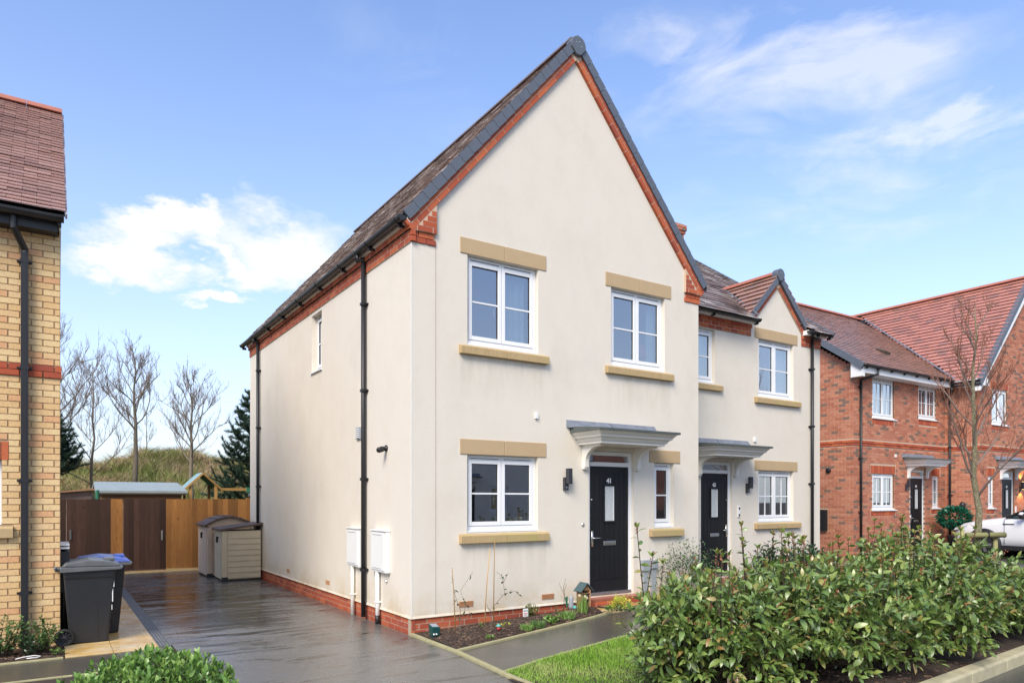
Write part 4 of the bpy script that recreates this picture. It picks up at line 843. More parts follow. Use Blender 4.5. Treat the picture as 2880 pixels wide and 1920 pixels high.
for (x0, x1, z0, z1) in ((8.14, 9.56, 5.068, 5.282), (8.14, 9.56, 2.358, 2.562)): lintel(G, f3, x0, x1, z0, z1)
for (x0, x1, z0, z1) in ((8.13, 9.62, 3.735, 3.87), (8.13, 9.62, 1.15, 1.285), (5.66, 7.12, 3.87, 4.0)): sill(G, f3, x0, x1, z0, z1)
window(G, f3, 8.26, 9.43, 3.905, 5.065, 2, handle=0, curtain=[(.52, .98, 'curtain')]); window(G, f3, 8.26, 9.43, 1.32, 2.357, 2, 'cross', handle=0); window(G, f3, 5.80, 6.95, 4.035, 5.058, 2, curtain=[(.52, .98, 'curtain')])
door(G, f3, 6.61, 7.385, .305, 2.262, '43', False, top=2.495); canopy(G, f3, 6.21, 7.79, 2.57, .68); wall_light(G, f3, 7.90, 2.06)
MB().fbox(f3, 7.60, 7.68, 1.40, 1.62, 0, .02).build('doorbell', 'white_paint', G, bev=.004)
for z in (1.555, 1.42): MB().fbox(f3, 7.625, 7.665, z, z+.045, .0205, .024).build('doorbell_button', 'black_plastic', G)
MB().fbox(f3, 8.10, 8.17, 2.93, 3.02, 0, .03).build('alarm_sensor', 'white_paint', G, bev=.006)
s_ = MB(); s_.box((6.45, .82, .06), (7.55, 1.0, .22)); s_.build('doorstep', 'tile_step', G)
ch = MB(); ch.box((9.42, 4.6, 7.7), (9.93, 5.2, 8.68)); CH = ch.build('chimney', 'mortar_grey', G)
for fz in (F((0, 4.6, 0), (1, 0, 0), NY), ): scatter('brick', CH, brick_list(fz, 9.42, 9.93, 8.0, 9, .006, depth=.02)+brick_list(F((0, 4.57, 0), (1, 0, 0), NY), 9.39, 9.96, 8.675, 1, .006, depth=.05)+brick_list(F((0, 4.54, 0), (1, 0, 0), NY), 9.37, 9.98, 8.75, 2, .006, depth=.05), 'brick_old')
MB().box((9.39, 4.57, 8.68), (9.96, 5.23, 8.92)).build('chimney_cap', 'mortar_grey', CH)

# ------------------------------------------------------------------ yellow brick house on the left
LX, LY = -3.81, 1.7; f4 = F((0, LY, 0), (1, 0, 0), NY); fl = F((LX, 0, 0), (0, 1, 0), (1, 0, 0))
Y = thing('yellow_brick_house', (-7.5, LY, 0), 'yellow brick house with red band and red tiled roof at left', 'house')
o4 = [(-5.56, -4.372, 1.45, 2.205)]
w = MB(); wall(w, f4, -12, LX, -.05, 4.95, o4); w.quad(fl.p(LY, 0), fl.p(7.7, 0), fl.p(7.7, 5.0), fl.p(4.6, 7.6), fl.p(LY, 5.0)); w.quad((-12, 7.7, 0), (LX, 7.7, 0), (LX, 7.7, 5), (-12, 7.7, 5)); YW = w.build('wall', 'mortar_tan', Y)
n_ = MB(); n_.box((-11.9, 1.9, 2.6), (LX-.1, 7.6, 2.8)); n_.box((-6.2, 4.5, 0), (-4.1, 4.6, 2.6)); n_.build('inner_floor', 'inner_wall', Y)
bl = brick_list(f4, -5.1, LX, -.035, 66, .009, openings=[o4[0], (-5.75, -4.26, 1.30, 1.45), (-5.66, -4.305, 2.205, 2.42), (-12, 0, 3.188, 3.338)], depth=.03)
scatter('brick', YW, bl, 'brick_yellow', cap=300)
mtx = []
for i in range(48):                                      # soldier course over the window
    a = -5.65+i*.075; 
    if a < -4.31: mtx.append(frame_mtx(f4, a, a+.065, 2.207, 2.415, -.03, .012))
scatter('brick', YW, bandcourses(f4, -5.1, LX+.018, 3.188, 2, (.030, .018))+mtx, 'brick_red', cap=40)
fs = F((LX, 0, 0), (0, 1, 0), (1, 0, 0)); scatter('brick', YW, [m for m in brick_list(fs, LY+.0, 4.0, -.035, 66, .006, depth=.03)][::1], 'brick_yellow', cap=0)
sill(Y, f4, -5.72, -4.262, 1.305, 1.45); window(Y, f4, -5.56, -4.372, 1.485, 2.205, 2)
downpipe(Y, f4, -4.155, 4.62, .02, .036, True, clips=(.66, 1.97, 3.28, 4.52), swan=(.22, .35, -.10))
m = MB(); m.fbox(f4, -12, LX-.02, 4.88, 5.0, .0, .20); m.build('soffit', 'black_plastic', Y); MB().fbox(f4, -12, LX-.02, 4.965, 5.045, .2001, .225).build('fascia', 'gutter', Y)
MB().box((LX-.004, 1.50, 4.90), (LX+.012, 1.72, 5.12)).build('barge_end', 'render_cream', Y)
gutter(Y, (-12, 1.42, 5.04), (LX+.02, 1.42, 5.04), NY, .066, 1.2)
rf = MB(); rf.quad((-12, 1.40, 5.04), (LX+.05, 1.40, 5.04), (LX+.05, 4.6, 7.66), (-12, 4.6, 7.66)); rf.quad((-12, 7.8, 5.04), (LX+.05, 7.8, 5.04), (LX+.05, 4.6, 7.66), (-12, 4.6, 7.66)); RF = rf.build('roof', 'black_metal', Y)
roof_tiles(RF, (LX+.055, 4.6, 7.70), (-12, 4.6, 7.70), (LX+.055, 1.38, 5.07), 'tile_left', .285, .114, 1, cap=300, jit=.003, slope=.10)
ridge_tiles(RF, (LX+.055, 4.6, 7.68), (-12, 4.6, 7.68), .12, 'ridge_red', .45)
for i in range(36):
    t = (i+.5)/36; c = (LX+.062, 1.38+3.22*t, 5.04+2.63*t); piece('verge_tile', RF, unit_mesh('verge_dark', 'tile_brown'), sloped_mtx(c, (0, 1, .80), (1, 0, 0), (0, -.8167, 1), .112, .02, .06))
MB().box((LX+.035, 1.75, 4.0), (LX+.05, 7.6, 4.02)).build('verge_trim', 'black_plastic', Y) if False else None
MB().tube([(LX+.045, 1.86, .0), (LX+.045, 1.86, 1.16)], .036, 10).build('waste_pipe', 'black_plastic', Y, True)
b = MB(); b.box((LX, 1.80, .62), (LX+.10, 2.3, 1.12)); bo = b.build('meter_box', 'black_plastic', Y, bev=.006)
for z in (1.15, 1.19): MB().box((LX, 1.78, z), (LX+.10, 2.34, z+.022)).build('box_lid', 'white_paint', bo)

# ------------------------------------------------------------------ red brick houses
GZ = .165; f5 = F((0, 2.8, 0), (1, 0, 0), NY); f6 = F((14.7, 0, 0), (0, 1, 0), NX); f7 = F((19.76, 0, 0), (0, 1, 0), NX); f8 = F((0, 1.79, 0), (1, 0, 0), NY)
B = thing('red_brick_house', (17, 2.8, GZ), 'red brick house behind the hedge with brown tiled roof and white bargeboard end', 'house')
o5 = [(15.63, 16.77, 4.09, 5.22), (18.14, 19.21, 4.22, 5.22), (15.63, 16.76, 1.46, 2.50), (17.66, 18.50, .2, 2.66), (18.97, 19.37, 1.49, 2.49)]
w = MB(); wall(w, f5, 14.7, 19.76, 0, 5.36, o5); w.quad((14.7, 2.8, 0), (14.7, 11.2, 0), (14.7, 11.2, 5.4), (14.7, 7, 8.35), (14.7, 2.8, 5.4)); w.quad((14.7, 11.2, 0), (20, 11.2, 0), (20, 11.2, 5.4), (14.7, 11.2, 5.4)); BW = w.build('wall', 'mortar_red', B)
n_ = MB(); n_.box((14.8, 3.0, 2.7), (19.7, 11, 2.95)); n_.box((14.8, 6, .3), (19.7, 6.1, 5.3)); n_.box((17.2, 3.1, .3), (17.28, 6, 5.3)); n_.box((14.8, 3, 5.3), (19.7, 11, 5.34)); n_.build('inner_floor', 'inner_wall', B)
def soldiers(f, a0, a1, z0, z1):
    out = []; a = a0
    while a+.06 < a1: out.append(frame_mtx(f, a, a+.065, z0, z1, -.03, .010)); a += .075
    return out
ex = [(15.53, 16.87, 2.50, 2.735), (15.53, 16.87, 1.29, 1.46), (18.87, 19.47, 2.49, 2.735), (18.87, 19.47, 1.32, 1.49), (15.63, 16.80, 3.90, 4.09), (18.14, 19.25, 4.03, 4.22), (14, 20, 3.265, 3.415)]
bl = brick_list(f5, 14.70, 19.755, GZ, 68, .008, openings=o5+ex, depth=.03)+[m for m in brick_list(f6, 2.8, 5.6, GZ, 94, .008, openings=[(0, 9, 3.265, 3.415), (3.55, 4.0, .86, 1.48)], depth=.03, clip=lambda a, b, z, zt: zt < 5.33+.70*(a-2.45))]
scatter('brick', BW, bl, 'brick_old', cap=300)
scatter('brick', BW, soldiers(f5, 15.56, 16.86, 2.505, 2.73)+soldiers(f5, 18.9, 19.46, 2.495, 2.73)+soldiers(f5, 15.56, 16.86, 1.30, 1.44)+soldiers(f5, 18.9, 19.46, 1.33, 1.47)+soldiers(f5, 15.63, 16.8, 3.91, 4.07)+soldiers(f5, 18.14, 19.25, 4.04, 4.2)+bandcourses(f5, 14.68, 19.75, 3.267, 2, (.02, .035))+bandcourses(f6, 2.78, 5.6, 3.267, 2, (.02, .035)), 'brick_red', cap=0)
for (x0, x1, z0, z1, n, cu) in ((15.63, 16.77, 4.12, 5.22, 2, 1), (18.14, 19.21, 4.25, 5.22, 2, .5), (15.63, 16.76, 1.49, 2.50, 2, 1), (18.97, 19.37, 1.52, 2.49, 1, 0)):
    window(B, f5, x0, x1, z0, z1, n, 'cross', d=-.035, curtain=[(.03, .97, 'curtain')] if cu == 1 else ([(.03, .25, 'net_blue'), (.75, .97, 'net_blue')] if cu else None)); MB().fbox(f5, x0-.01, x1+.14, z0-.055, z0-.03, -.04, .04).build('window_sill', 'upvc', B)
door(B, f5, 17.73, 18.43, .30, 2.40, '45', True, top=2.655, d=-.03); canopy(B, f5, 17.28, 18.87, 2.76, .68, 'white_paint'); wall_light(B, f5, 17.42, 2.2)
MB().lathe(f6.p(3.54, 2.59, 0), NX, [(.075, 0), (.075, .05), (.05, .06)], 16).build('boiler_vent', 'black_plastic', B, True); MB().fbox(f6, 3.57, 3.98, .87, 1.47, 0, .10).build('meter_box', 'black_plastic', B, bev=.008)
MB().fbox(f5, 16.80, 16.88, 3.0, 3.09, 0, .03).build('alarm_sensor', 'white_paint', B)
KB = .70; BE0 = 2.42; BZ = 5.44; RYb = 7.0; RZb = BZ+KB*(RYb-BE0)
rf = MB(); rf.quad((14.52, BE0, BZ-.03), (22.8, BE0, BZ-.03), (22.8, RYb, RZb-.03), (14.52, RYb, RZb-.03)); rf.quad((14.52, 11.6, BZ-.03), (22.8, 11.6, BZ-.03), (22.8, RYb, RZb-.03), (14.52, RYb, RZb-.03)); RF = rf.build('roof', 'black_metal', B)
MWg = 1.075; WXr = 22.88; WZr = 9.02; wz = lambda x: WZr-MWg*abs(x-WXr)
roof_tiles(RF, (14.50, RYb, RZb), (21.7, RYb, RZb), (14.50, BE0-.03, BZ-.02), 'tile_red', .30, .176, 1, cap=300, slope=.06, keep=lambda p: p.x < 19.44 or p.z > wz(p.x)+.0)
ridge_tiles(RF, (14.5, RYb, RZb), (22.2, RYb, RZb), .12, 'ridge_red')
for i in range(24):
    t = (i+.5)/24; c = (14.50, BE0-.02+(RYb-BE0)*t, BZ-.03+KB*(RYb-BE0)*t-.03); piece('verge_tile', RF, unit_mesh('verge', 'verge_grey'), sloped_mtx(c, (0, 1, KB-.03), (1, 0, 0), (0, -KB, 1), .23, .07, .17))
m = MB(); m.prism([(14.53, 2.78, 5.12), (14.53, 2.46, 5.12), (14.53, 2.46, 5.40), (14.53, 2.78, 5.56)], (.15, 0, 0)); m.fbox(f5, 14.7, 19.55, 5.225, 5.40, .001, .34); m.build('fascia', 'white_paint', B)
gutter(B, (14.6, 2.40, 5.44), (19.40, 2.40, 5.44), NY, .06, .62); downpipe(B, f5, 14.98, 5.05, .18, clips=(1.4, 2.9, 4.9), swan=(.40, .30, .25))
m = MB(); m.box((17.2, 3.45, 0), (17.42, 3.60, 0)) if False else None
v = MB(); v.hexa([(17.6, 3.55, 6.24), (17.95, 3.55, 6.24), (17.95, 3.8, 6.42), (17.6, 3.8, 6.42), (17.6, 3.53, 6.33), (17.95, 3.53, 6.33), (17.95, 3.8, 6.47), (17.6, 3.8, 6.47)]); v.build('roof_vent', 'stem_dark', RF)
D2 = thing('gabled_brick_house', (22.9, 1.8, GZ), 'red brick house at right edge with broad pink-red tiled roof', 'house')
o8 = [(20.52, 21.59, 4.10, 5.22), (20.28, 20.67, 1.49, 2.49), (21.22, 22.06, .2, 2.66)]
w = MB(); wall(w, f8, 19.76, 26, 0, 5.36, o8); w.quad(f8.p(19.76, 5.36), f8.p(26, 5.36), f8.p(26, 5.5), f8.p(WXr, 8.85), f8.p(19.76, 5.5)); w.quad(f7.p(1.79, 0), f7.p(2.8, 0), f7.p(2.8, 5.4), f7.p(1.79, 5.4)); w.quad((26, 1.79, 0), (26, 10.5, 0), (26, 10.5, 5.4), (26, 1.79, 5.4)); w.quad((19.8, 10.5, 0), (26, 10.5, 0), (26, 10.5, 5.4), (22.88, 10.5, 8.8), (19.8, 10.5, 5.4)); DW = w.build('wall', 'mortar_red', D2)
n_ = MB(); n_.box((19.9, 2.0, 2.7), (25.9, 10, 2.95)); n_.box((19.9, 5, .3), (25.9, 5.1, 5.3)); n_.box((19.9, 2, 5.3), (25.9, 10, 5.34)); n_.build('inner_floor', 'inner_wall', D2)
ex8 = [(20.42, 21.69, 5.22, 5.43), (20.18, 20.77, 2.49, 2.735), (20.18, 20.77, 1.32, 1.49), (20.5, 21.62, 3.92, 4.10), (14, 30, 3.265, 3.415)]
bl = [m for m in brick_list(f8, 19.76, 26.0, GZ, 118, .008, openings=o8+ex8, depth=.03, clip=lambda a, b, z, zt: zt < 8.66-MWg*abs((a+b)/2-WXr))]+brick_list(f7, 1.79, 2.8, GZ, 68, .008, openings=[(0, 9, 3.265, 3.415)], depth=.03)
scatter('brick', DW, bl, 'brick_old', cap=300); scatter('brick', DW, soldiers(f8, 20.45, 21.66, 5.225, 5.425)+soldiers(f8, 20.2, 20.76, 2.495, 2.73)+soldiers(f8, 20.2, 20.76, 1.33, 1.47)+soldiers(f8, 20.5, 21.62, 3.93, 4.07)+bandcourses(f8, 19.74, 26.0, 3.267, 2, (.02, .035))+bandcourses(f7, 1.77, 2.78, 3.267, 2, (.02, .035)), 'brick_red', cap=0)
window(D2, f8, 20.52, 21.59, 4.13, 5.22, 2, 'cross', d=-.035, curtain=[(.03, .97, 'curtain')]); window(D2, f8, 20.28, 20.67, 1.52, 2.49, 1, 'cross', d=-.035)
for (x0, x1, z0) in ((20.52, 21.59, 4.13), (20.28, 20.67, 1.52)): MB().fbox(f8, x0-.01, x1+.12, z0-.055, z0-.03, -.04, .04).build('window_sill', 'upvc', D2)
door(D2, f8, 21.29, 21.99, .30, 2.40, '47', False, top=2.655, d=-.03); canopy(D2, f8, 20.85, 22.44, 2.76, .68, 'white_paint'); wall_light(D2, f8, 22.50, 2.18)
MB().lathe(f8.p(22.52, 2.335, .09), (0, 0, 1), [(.03, 0), (.03, .004)], 12).build('lamp_lens', 'lamp_glow', D2); MB().lathe(f8.p(22.52, 2.095, .09), (0, 0, -1), [(.03, 0), (.03, .004)], 12).build('lamp_lens', 'lamp_glow', D2)
for zz, rx in ((2.37, 180), (2.06, 0)):
    ld = bpy.data.lights.new('wall_lamp_light', 'SPOT'); ld.energy = 14; ld.color = (1, .62, .18); ld.spot_size = R(95); ld.shadow_soft_size = .03; lo = bpy.data.objects.new('wall_lamp_light', ld); C.objects.link(lo); lo.parent = D2; lo.location = Vector((22.52, 1.79-.10, zz))-WL[D2.name]; lo.rotation_euler = (R(rx), 0, 0)
MB().fbox(f8, 22.14, 22.20, 1.35, 1.55, 0, .03).build('doorbell', 'white_paint', D2)
rf = MB()
for e in (19.36, 26.4): rf.quad((e, 1.62, wz(e)-.03), (e, 10.8, wz(e)-.03), (WXr, 10.8, WZr-.03), (WXr, 1.62, WZr-.03))
RF = rf.build('roof', 'black_metal', D2); WE = 19.36
roof_tiles(RF, (WXr, 1.60, WZr), (WXr, 10.6, WZr), (WE, 1.60, wz(WE)), 'tile_wing', .30, .182, 1, cap=300, keep=lambda p: p.y < 2.42 or p.z > BZ+KB*(p.y-BE0)-.0)
ridge_tiles(RF, (WXr, 1.66, WZr), (WXr, 10.6, WZr), .12, 'ridge_red', .45); AW = math.atan(MWg)
verge(RF, f8, WE-.02, wz(WE)+.01, 1, 28, (WXr-WE)/math.cos(AW)/28, AW, h=.13, d0=.06, d1=.20); verge(RF, F((2*WXr, 1.79, 0), (-1, 0, 0), NY), WE-.02, wz(WE)+.01, 1, 28, (WXr-WE)/math.cos(AW)/28, AW, h=.13, d0=.06, d1=.20)
m = MB(); c_, s_ = math.cos(AW), math.sin(AW)
for sg in (1, -1):
    X_ = lambda x: WXr-(WXr-x)*sg
    m.prism([(X_(WE+.05), 1.62, wz(WE)-.20), (X_(WE+.05), 1.62, wz(WE)-.06), (WXr, 1.62, WZr-.15), (WXr, 1.62, WZr-.42)], (0, .17, 0))
m.box((19.48, 1.60, 5.20), (19.92, 1.788, 5.42)); m.build('bargeboard', 'white_paint', D2); MB().box((19.42, 1.79, 5.225), (19.755, 2.38, 5.40)).build('fascia', 'white_paint', D2)
gutter(D2, (19.36, 1.62, 5.36), (19.36, 2.40, 5.36), NX, .06, .7); downpipe(D2, f7, 2.62, 5.0, .18, clips=(1.9, 3.4), swan=(.38, .22, -.2))
MB().hexa([(19.38, 2.36, 5.47), (19.43, 2.33, 5.47), (22.42, 6.95, 8.72), (22.37, 6.98, 8.72), (19.38, 2.36, 5.49), (19.43, 2.33, 5.49), (22.42, 6.95, 8.75), (22.37, 6.98, 8.75)]).build('valley_lead', 'lead', RF)
# houses across the road (seen mirrored in the panes)
def far_house(x, y, label, col):
    t = thing('opposite_house', (x, y, 0), label, 'house', 'houses across the road'); f = F((x, y, 0), (1, 0, 0), (0, 1, 0)); m = MB(); o = [(1, 2.2, 3.8, 5), (5, 6.2, 3.8, 5), (1, 2.2, 1.2, 2.4), (3.4, 4.4, .1, 2.4), (5.2, 6.2, 1.2, 2.4)]
    wall(m, f, 0, 7.4, 0, 5.2, o); m.quad((x, y, 0), (x, y-8, 0), (x, y-8, 5.2), (x, y-4, 7.8), (x, y, 5.2)); m.quad((x+7.4, y, 0), (x+7.4, y-8, 0), (x+7.4, y-8, 5.2), (x+7.4, y-4, 7.8), (x+7.4, y, 5.2)); m.quad((x, y-8, 0), (x+7.4, y-8, 0), (x+7.4, y-8, 5.2), (x, y-8, 5.2)); m.build('wall', col, t)
    for q in (o[0], o[1], o[2], o[4]): window(t, f, *q, 2)
    m = MB(); m.fbox(f, 3.45, 4.35, .1, 2.35, -.1, -.05); m.build('door', 'door_black', t); canopy(t, f, 3.3, 4.5, 2.6, .5)
    m = MB(); m.prism([(x-.2, y+.3, 5.1), (x-.2, y-4, 8.1), (x-.2, y-8.3, 5.1)], (7.8, 0, 0)); m.build('roof', 'tile_brown', t)
far_house(8, -19.5, 'cream house opposite, mirrored in the lower panes of house 41', 'render_cream'); far_house(17.5, -19.8, 'brick house opposite, mirrored in the narrow pane by door 41', 'brick_old'); far_house(27, -19.5, 'cream house opposite, furthest right, mirrored in the panes of house 43', 'render_cream')
# ------------------------------------------------------------------ fences and garden things behind the drive
FA, FB = Vector((-3.9, 11.45, 0)), Vector((.30, 10.45, 0)); fu = (FB-FA).normalized(); fn = Vector((fu.y, -fu.x, 0)); ff = F(FA, fu, fn)
def xa(x): return (x-FA.x)/fu.x
def boards(f, a0, a1, z0, z1, wd, mat, root, name='board', d=0, over=.012, jt=.004):
    a = a0; k = 0
    while a < a1-.02:
        b = min(a+wd, a1); m = MB(); dd = d+random.uniform(-jt, jt); zz = z1+random.uniform(-.004, .004)
        m.hexa([f.p(a+.001, z0, dd), f.p(b-.001, z0, dd), f.p(b-.001, z0, dd+.010), f.p(a+.001, z0, dd+.018), f.p(a+.001, zz, dd), f.p(b-.001, zz, dd), f.p(b-.001, zz, dd+.010), f.p(a+.001, zz, dd+.018)])
        m.build(name, mat, root); a = b; k += 1
t = thing('garden_fence', tuple(ff.p(xa(-.6), 0)), 'orange brown featheredge fence panel behind the beige storage boxes', 'fence'); boards(ff, xa(-1.53), xa(.30), .06, 1.77, .118, 'fence_orange', t)
MB().fbox(ff, xa(-1.53), xa(.3), .0, .06, -.02, .02).build('gravel_board', 'stone_sill', t)
t = thing('side_gate', tuple(ff.p(xa(-2.1), 0)), 'dark brown boarded gate with slim metal pull, right of the orange post', 'gate'); boards(ff, xa(-2.44), xa(-1.535), .05, 1.765, .113, 'fence_brown', t, d=-.012, jt=.002)
m = MB(); hz = xa(-1.62); m.fbox(ff, hz-.022, hz+.022, .76, 1.0, .007, .014); m.fbox(ff, hz-.010, hz+.010, .80, .97, .014, .03); m.build('gate_pull', 'steel', t)
t = thing('gate_post_panel', tuple(ff.p(xa(-2.55), 0)), 'orange timber post boards between the two dark brown gates', 'fence post'); boards(ff, xa(-2.70), xa(-2.45), .04, 1.77, .125, 'fence_orange', t, d=.005)
t = thing('side_gate', tuple(ff.p(xa(-3.2), 0)), 'dark brown boarded gate left of the orange post, behind the wheelie bins', 'gate'); boards(ff, xa(-3.60), xa(-2.705), .05, 1.765, .10, 'fence_brown', t, jt=.006, d=-.006)
m = MB(); hz = xa(-3.52); m.fbox(ff, hz-.022, hz+.022, .80, 1.04, .02, .027); m.fbox(ff, hz-.010, hz+.010, .84, 1.0, .027, .04); m.build('gate_pull', 'steel', t)
t = thing('gate_side_boards', tuple(ff.p(xa(-3.7), 0)), 'narrow dark boards between the yellow brick wall and the left gate', 'fence'); boards(ff, xa(-3.9), xa(-3.61), .05, 1.77, .10, 'fence_brown', t)
fp = F((.30, 10.45, 0), (.60, .80, 0), (.80, -.60, 0)); t = thing('slatted_fence', (.5, 10.8, 0), 'thin upright brown slats seen beyond the corner of house 41', 'fence')
for i in range(18): MB().fbox(fp, .05+i*.075, .085+i*.075, .05, 1.80, 0, .02).build('slat', 'slat_brown', t)
for z in (.4, 1.5): MB().fbox(fp, .0, 1.5, z, z+.07, -.04, -.001).build('rail', 'slat_brown', t)
MB().box((.27, 10.42, 0), (.37, 10.52, 1.80)).build('post', 'fence_orange', t)
# sheds, swing
t = thing('garden_shed', (-2.2, 13.2, 0), 'low wooden shed with shallow grey felt roof behind the brown gates', 'shed')
m = MB(); m.box((-2.85, 12.6, 0), (-.95, 14.6, 1.92)); m.build('shed_wall', 'shed_wood', t)
for i in range(6): MB().hexa([(-2.86, 12.59, 1.30+i*.105), (-.94, 12.59, 1.30+i*.105), (-.94, 12.60, 1.30+i*.105), (-2.86, 12.60, 1.30+i*.105), (-2.86, 12.597, 1.40+i*.105), (-.94, 12.597, 1.40+i*.105), (-.94, 12.60, 1.40+i*.105), (-2.86, 12.60, 1.40+i*.105)]).build('weatherboard', 'shed_wood', t)
m = MB(); m.hexa([(-2.98, 12.45, 1.93), (-.82, 12.45, 1.93), (-.92, 13.55, 2.18), (-2.95, 13.55, 2.18), (-2.98, 12.45, 1.99), (-.82, 12.45, 1.99), (-.92, 13.55, 2.24), (-2.95, 13.55, 2.24)]); m.build('shed_roof', 'felt_roof', t)
m = MB(); m.hexa([(-2.98, 14.75, 1.93), (-.82, 14.75, 1.93), (-.92, 13.55, 2.18), (-2.95, 13.55, 2.18), (-2.98, 14.75, 1.99), (-.82, 14.75, 1.99), (-.92, 13.55, 2.24), (-2.95, 13.55, 2.24)][::1]); m.build('shed_roof', 'felt_roof', t)
MB().box((-2.97, 12.44, 1.885), (-.83, 12.47, 1.928)).build('fascia_board', 'stem_dark', t)
t = thing('garden_shed', (-4.0, 13, 0), 'pinkish boarded shed with sloping eave, left of the grey roofed shed', 'shed')
m = MB(); m.prism([(-5.2, 12.7, 0), (-3.05, 12.7, 0), (-3.05, 12.7, 1.98), (-5.2, 12.7, 1.80)], (0, 2, 0)); m.build('shed_wall', 'shed_pink', t)
m = MB(); m.prism([(-5.3, 12.55, 1.78), (-2.98, 12.55, 2.0), (-2.98, 12.55, 2.04), (-5.3, 12.55, 1.82)], (0, 2.3, 0)); m.build('shed_roof', 'shed_wood', t)
for i in range(4): MB().box((-5.2, 12.688, 1.42+i*.1), (-3.05, 12.698, 1.515+i*.1)).build('weatherboard', 'shed_pink', t)
MB().lathe((-2.93, 12.3, 0), Z, [(.045, 0), (.045, 1.98), (.03, 2.0)], 10).build('green_post', 'felt_green', None, label='thin dark green post between the two sheds', cat='post')
t = thing('play_tower', (-.1, 14, 0), 'childs wooden climbing frame with peaked green roof behind the fence', 'climbing frame')
x0, xm, x1, yf, yb = -.80, -.30, .22, 13.2, 14.3
for (x, y) in ((x0+.17, yf+.05), (x1-.17, yf+.05), (x0+.17, yb), (x1-.17, yb)): MB().box((x-.035, y-.035, 0), (x+.035, y+.035, 2.2)).build('post', 'play_wood', t)
for (a, za, b, zb) in ((x0, 2.02, xm, 2.50), (xm, 2.50, x1, 2.02)):
    m = MB(); m.hexa([(a, yf, za), (b, yf, zb), (b, yb, zb), (a, yb, za), (a, yf, za+.03), (b, yf, zb+.03), (b, yb, zb+.03), (a, yb, za+.03)]); m.build('roof_panel', 'teal_roof' if a == x0 else 'felt_green', t)
    m = MB(); m.hexa([(a, yf-.03, za-.03), (b, yf-.03, zb-.03), (b, yf-.001, zb-.03), (a, yf-.001, za-.03), (a, yf-.03, za+.04), (b, yf-.03, zb+.04), (b, yf-.001, zb+.04), (a, yf-.001, za+.04)]); m.build('barge', 'play_wood', t)
MB().box((x1-.2, yf+.3, 2.02), (2.4, yf+.38, 2.10)).build('swing_beam', 'play_wood', t); MB().box((.95, yf+.26, 1.98), (1.3, yf+.42, 2.12)).build('beam_bracket', 'felt_green', t)
m = MB(); m.lathe((.04, 8.95, 1.86), (-.75, -.5, -.25), [(.03, -.14), (.05, -.12), (.055, .03), (.02, .06)], 12); m.build('garden_floodlight', 'lead', None, True, label='small metal floodlight on the far corner of house 41', cat='light')
# storage boxes
def storage(x0, x1, y0, y1, h0, h1, mat, arch, label):
    t = thing('storage_box', ((x0+x1)/2, (y0+y1)/2, 0), label, 'storage box', 'beige plastic garden storage boxes'); m = MB(); m.box((x0+.02, y0+.02, .04), (x1-.02, y1-.02, h0)); m.build('body', mat, t)
    MB().box((x0+.03, y0+.03, .0), (x1-.03, y1-.03, .042)).build('base', 'black_plastic', t)
    fy = F((0, y0+.02, 0), (1, 0, 0), NY); n = 8; hh = (h0-.10)/n
    for i in range(n): MB().hexa([fy.p(x0+.13, .06+i*hh, 0), fy.p(x1-.03, .06+i*hh, 0), fy.p(x1-.03, .06+i*hh, .018), fy.p(x0+.13, .06+i*hh, .018), fy.p(x0+.13, .045+(i+1)*hh, 0), fy.p(x1-.03, .045+(i+1)*hh, 0), fy.p(x1-.03, .045+(i+1)*hh, .006), fy.p(x0+.13, .045+(i+1)*hh, .006)]).build('side_board', mat, t)
    MB().fbox(fy, x0+.015, x0+.125, .0, h0-.01, 0, .022).build('corner_post', mat, t, bev=.01); MB().fbox(fy, x0+.005, x0+.13, 0, .09, .0, .03).build('corner_foot', 'black_plastic', t)
    fx = F((x0+.02, 0, 0), (0, 1, 0), NX); k = 7; ww = (y1-y0-.16)/k
    for i in range(k): MB().fbox(fx, y0+.10+i*ww+.003, y0+.10+(i+1)*ww-.003, .06, h0-.06, 0, .012).build('door_board', mat, t)
    m = MB(); yl = y0+(y1-y0)*.52; m.fbox(fx, yl-.12, yl+.06, h0-.16, h0-.135, .013, .03); m.fbox(fx, yl-.03, yl+.0, h0-.26, h0-.13, .013, .05); m.build('latch', 'black_plastic', t)
    m = MB(); pr = []; N = 12
    for i in range(N+1):
        s = i/N; x = x0-.04+(x1-x0+.06)*s; z = h0+(h1-h0)*(math.sin(math.pi*s*.93+.05) if arch else s); pr.append((x, z))
    m.prism([(x, y0-.03, z) for x, z in pr]+[(x, y0-.03, z+.05) for x, z in pr[::-1]], (0, y1-y0+.06, 0)); lid = m.build('lid', 'store_lid', t, bev=.006)
    if arch:
        m = MB(); m.prism([(pr[0][0]+.06, y0+.02, h0-.01), (pr[-1][0]-.06, y0+.02, h0-.01)]+[(x, y0+.02, z+.005) for x, z in pr[::-1][1:-1]], (0, .02, 0)); m.build('gable_panel', mat, t)
        for i in range(3, 12, 2): MB().box((pr[i][0]-.012, y0-.02, pr[i][1]+.05), (pr[i][0]+.012, y1+.02, pr[i][1]+.062)).build('lid_rib', 'store_lid', lid)
storage(-.86, -.02, 7.65, 8.50, 1.08, 1.20, 'store_beige', False, 'beige garden storage box with flat brown lid, beside the downpipe')
storage(-.98, .0, 8.68, 9.86, 1.13, 1.33, 'store_pink', True, 'pinkish garden storage box with arched brown lid, nearer the fence')
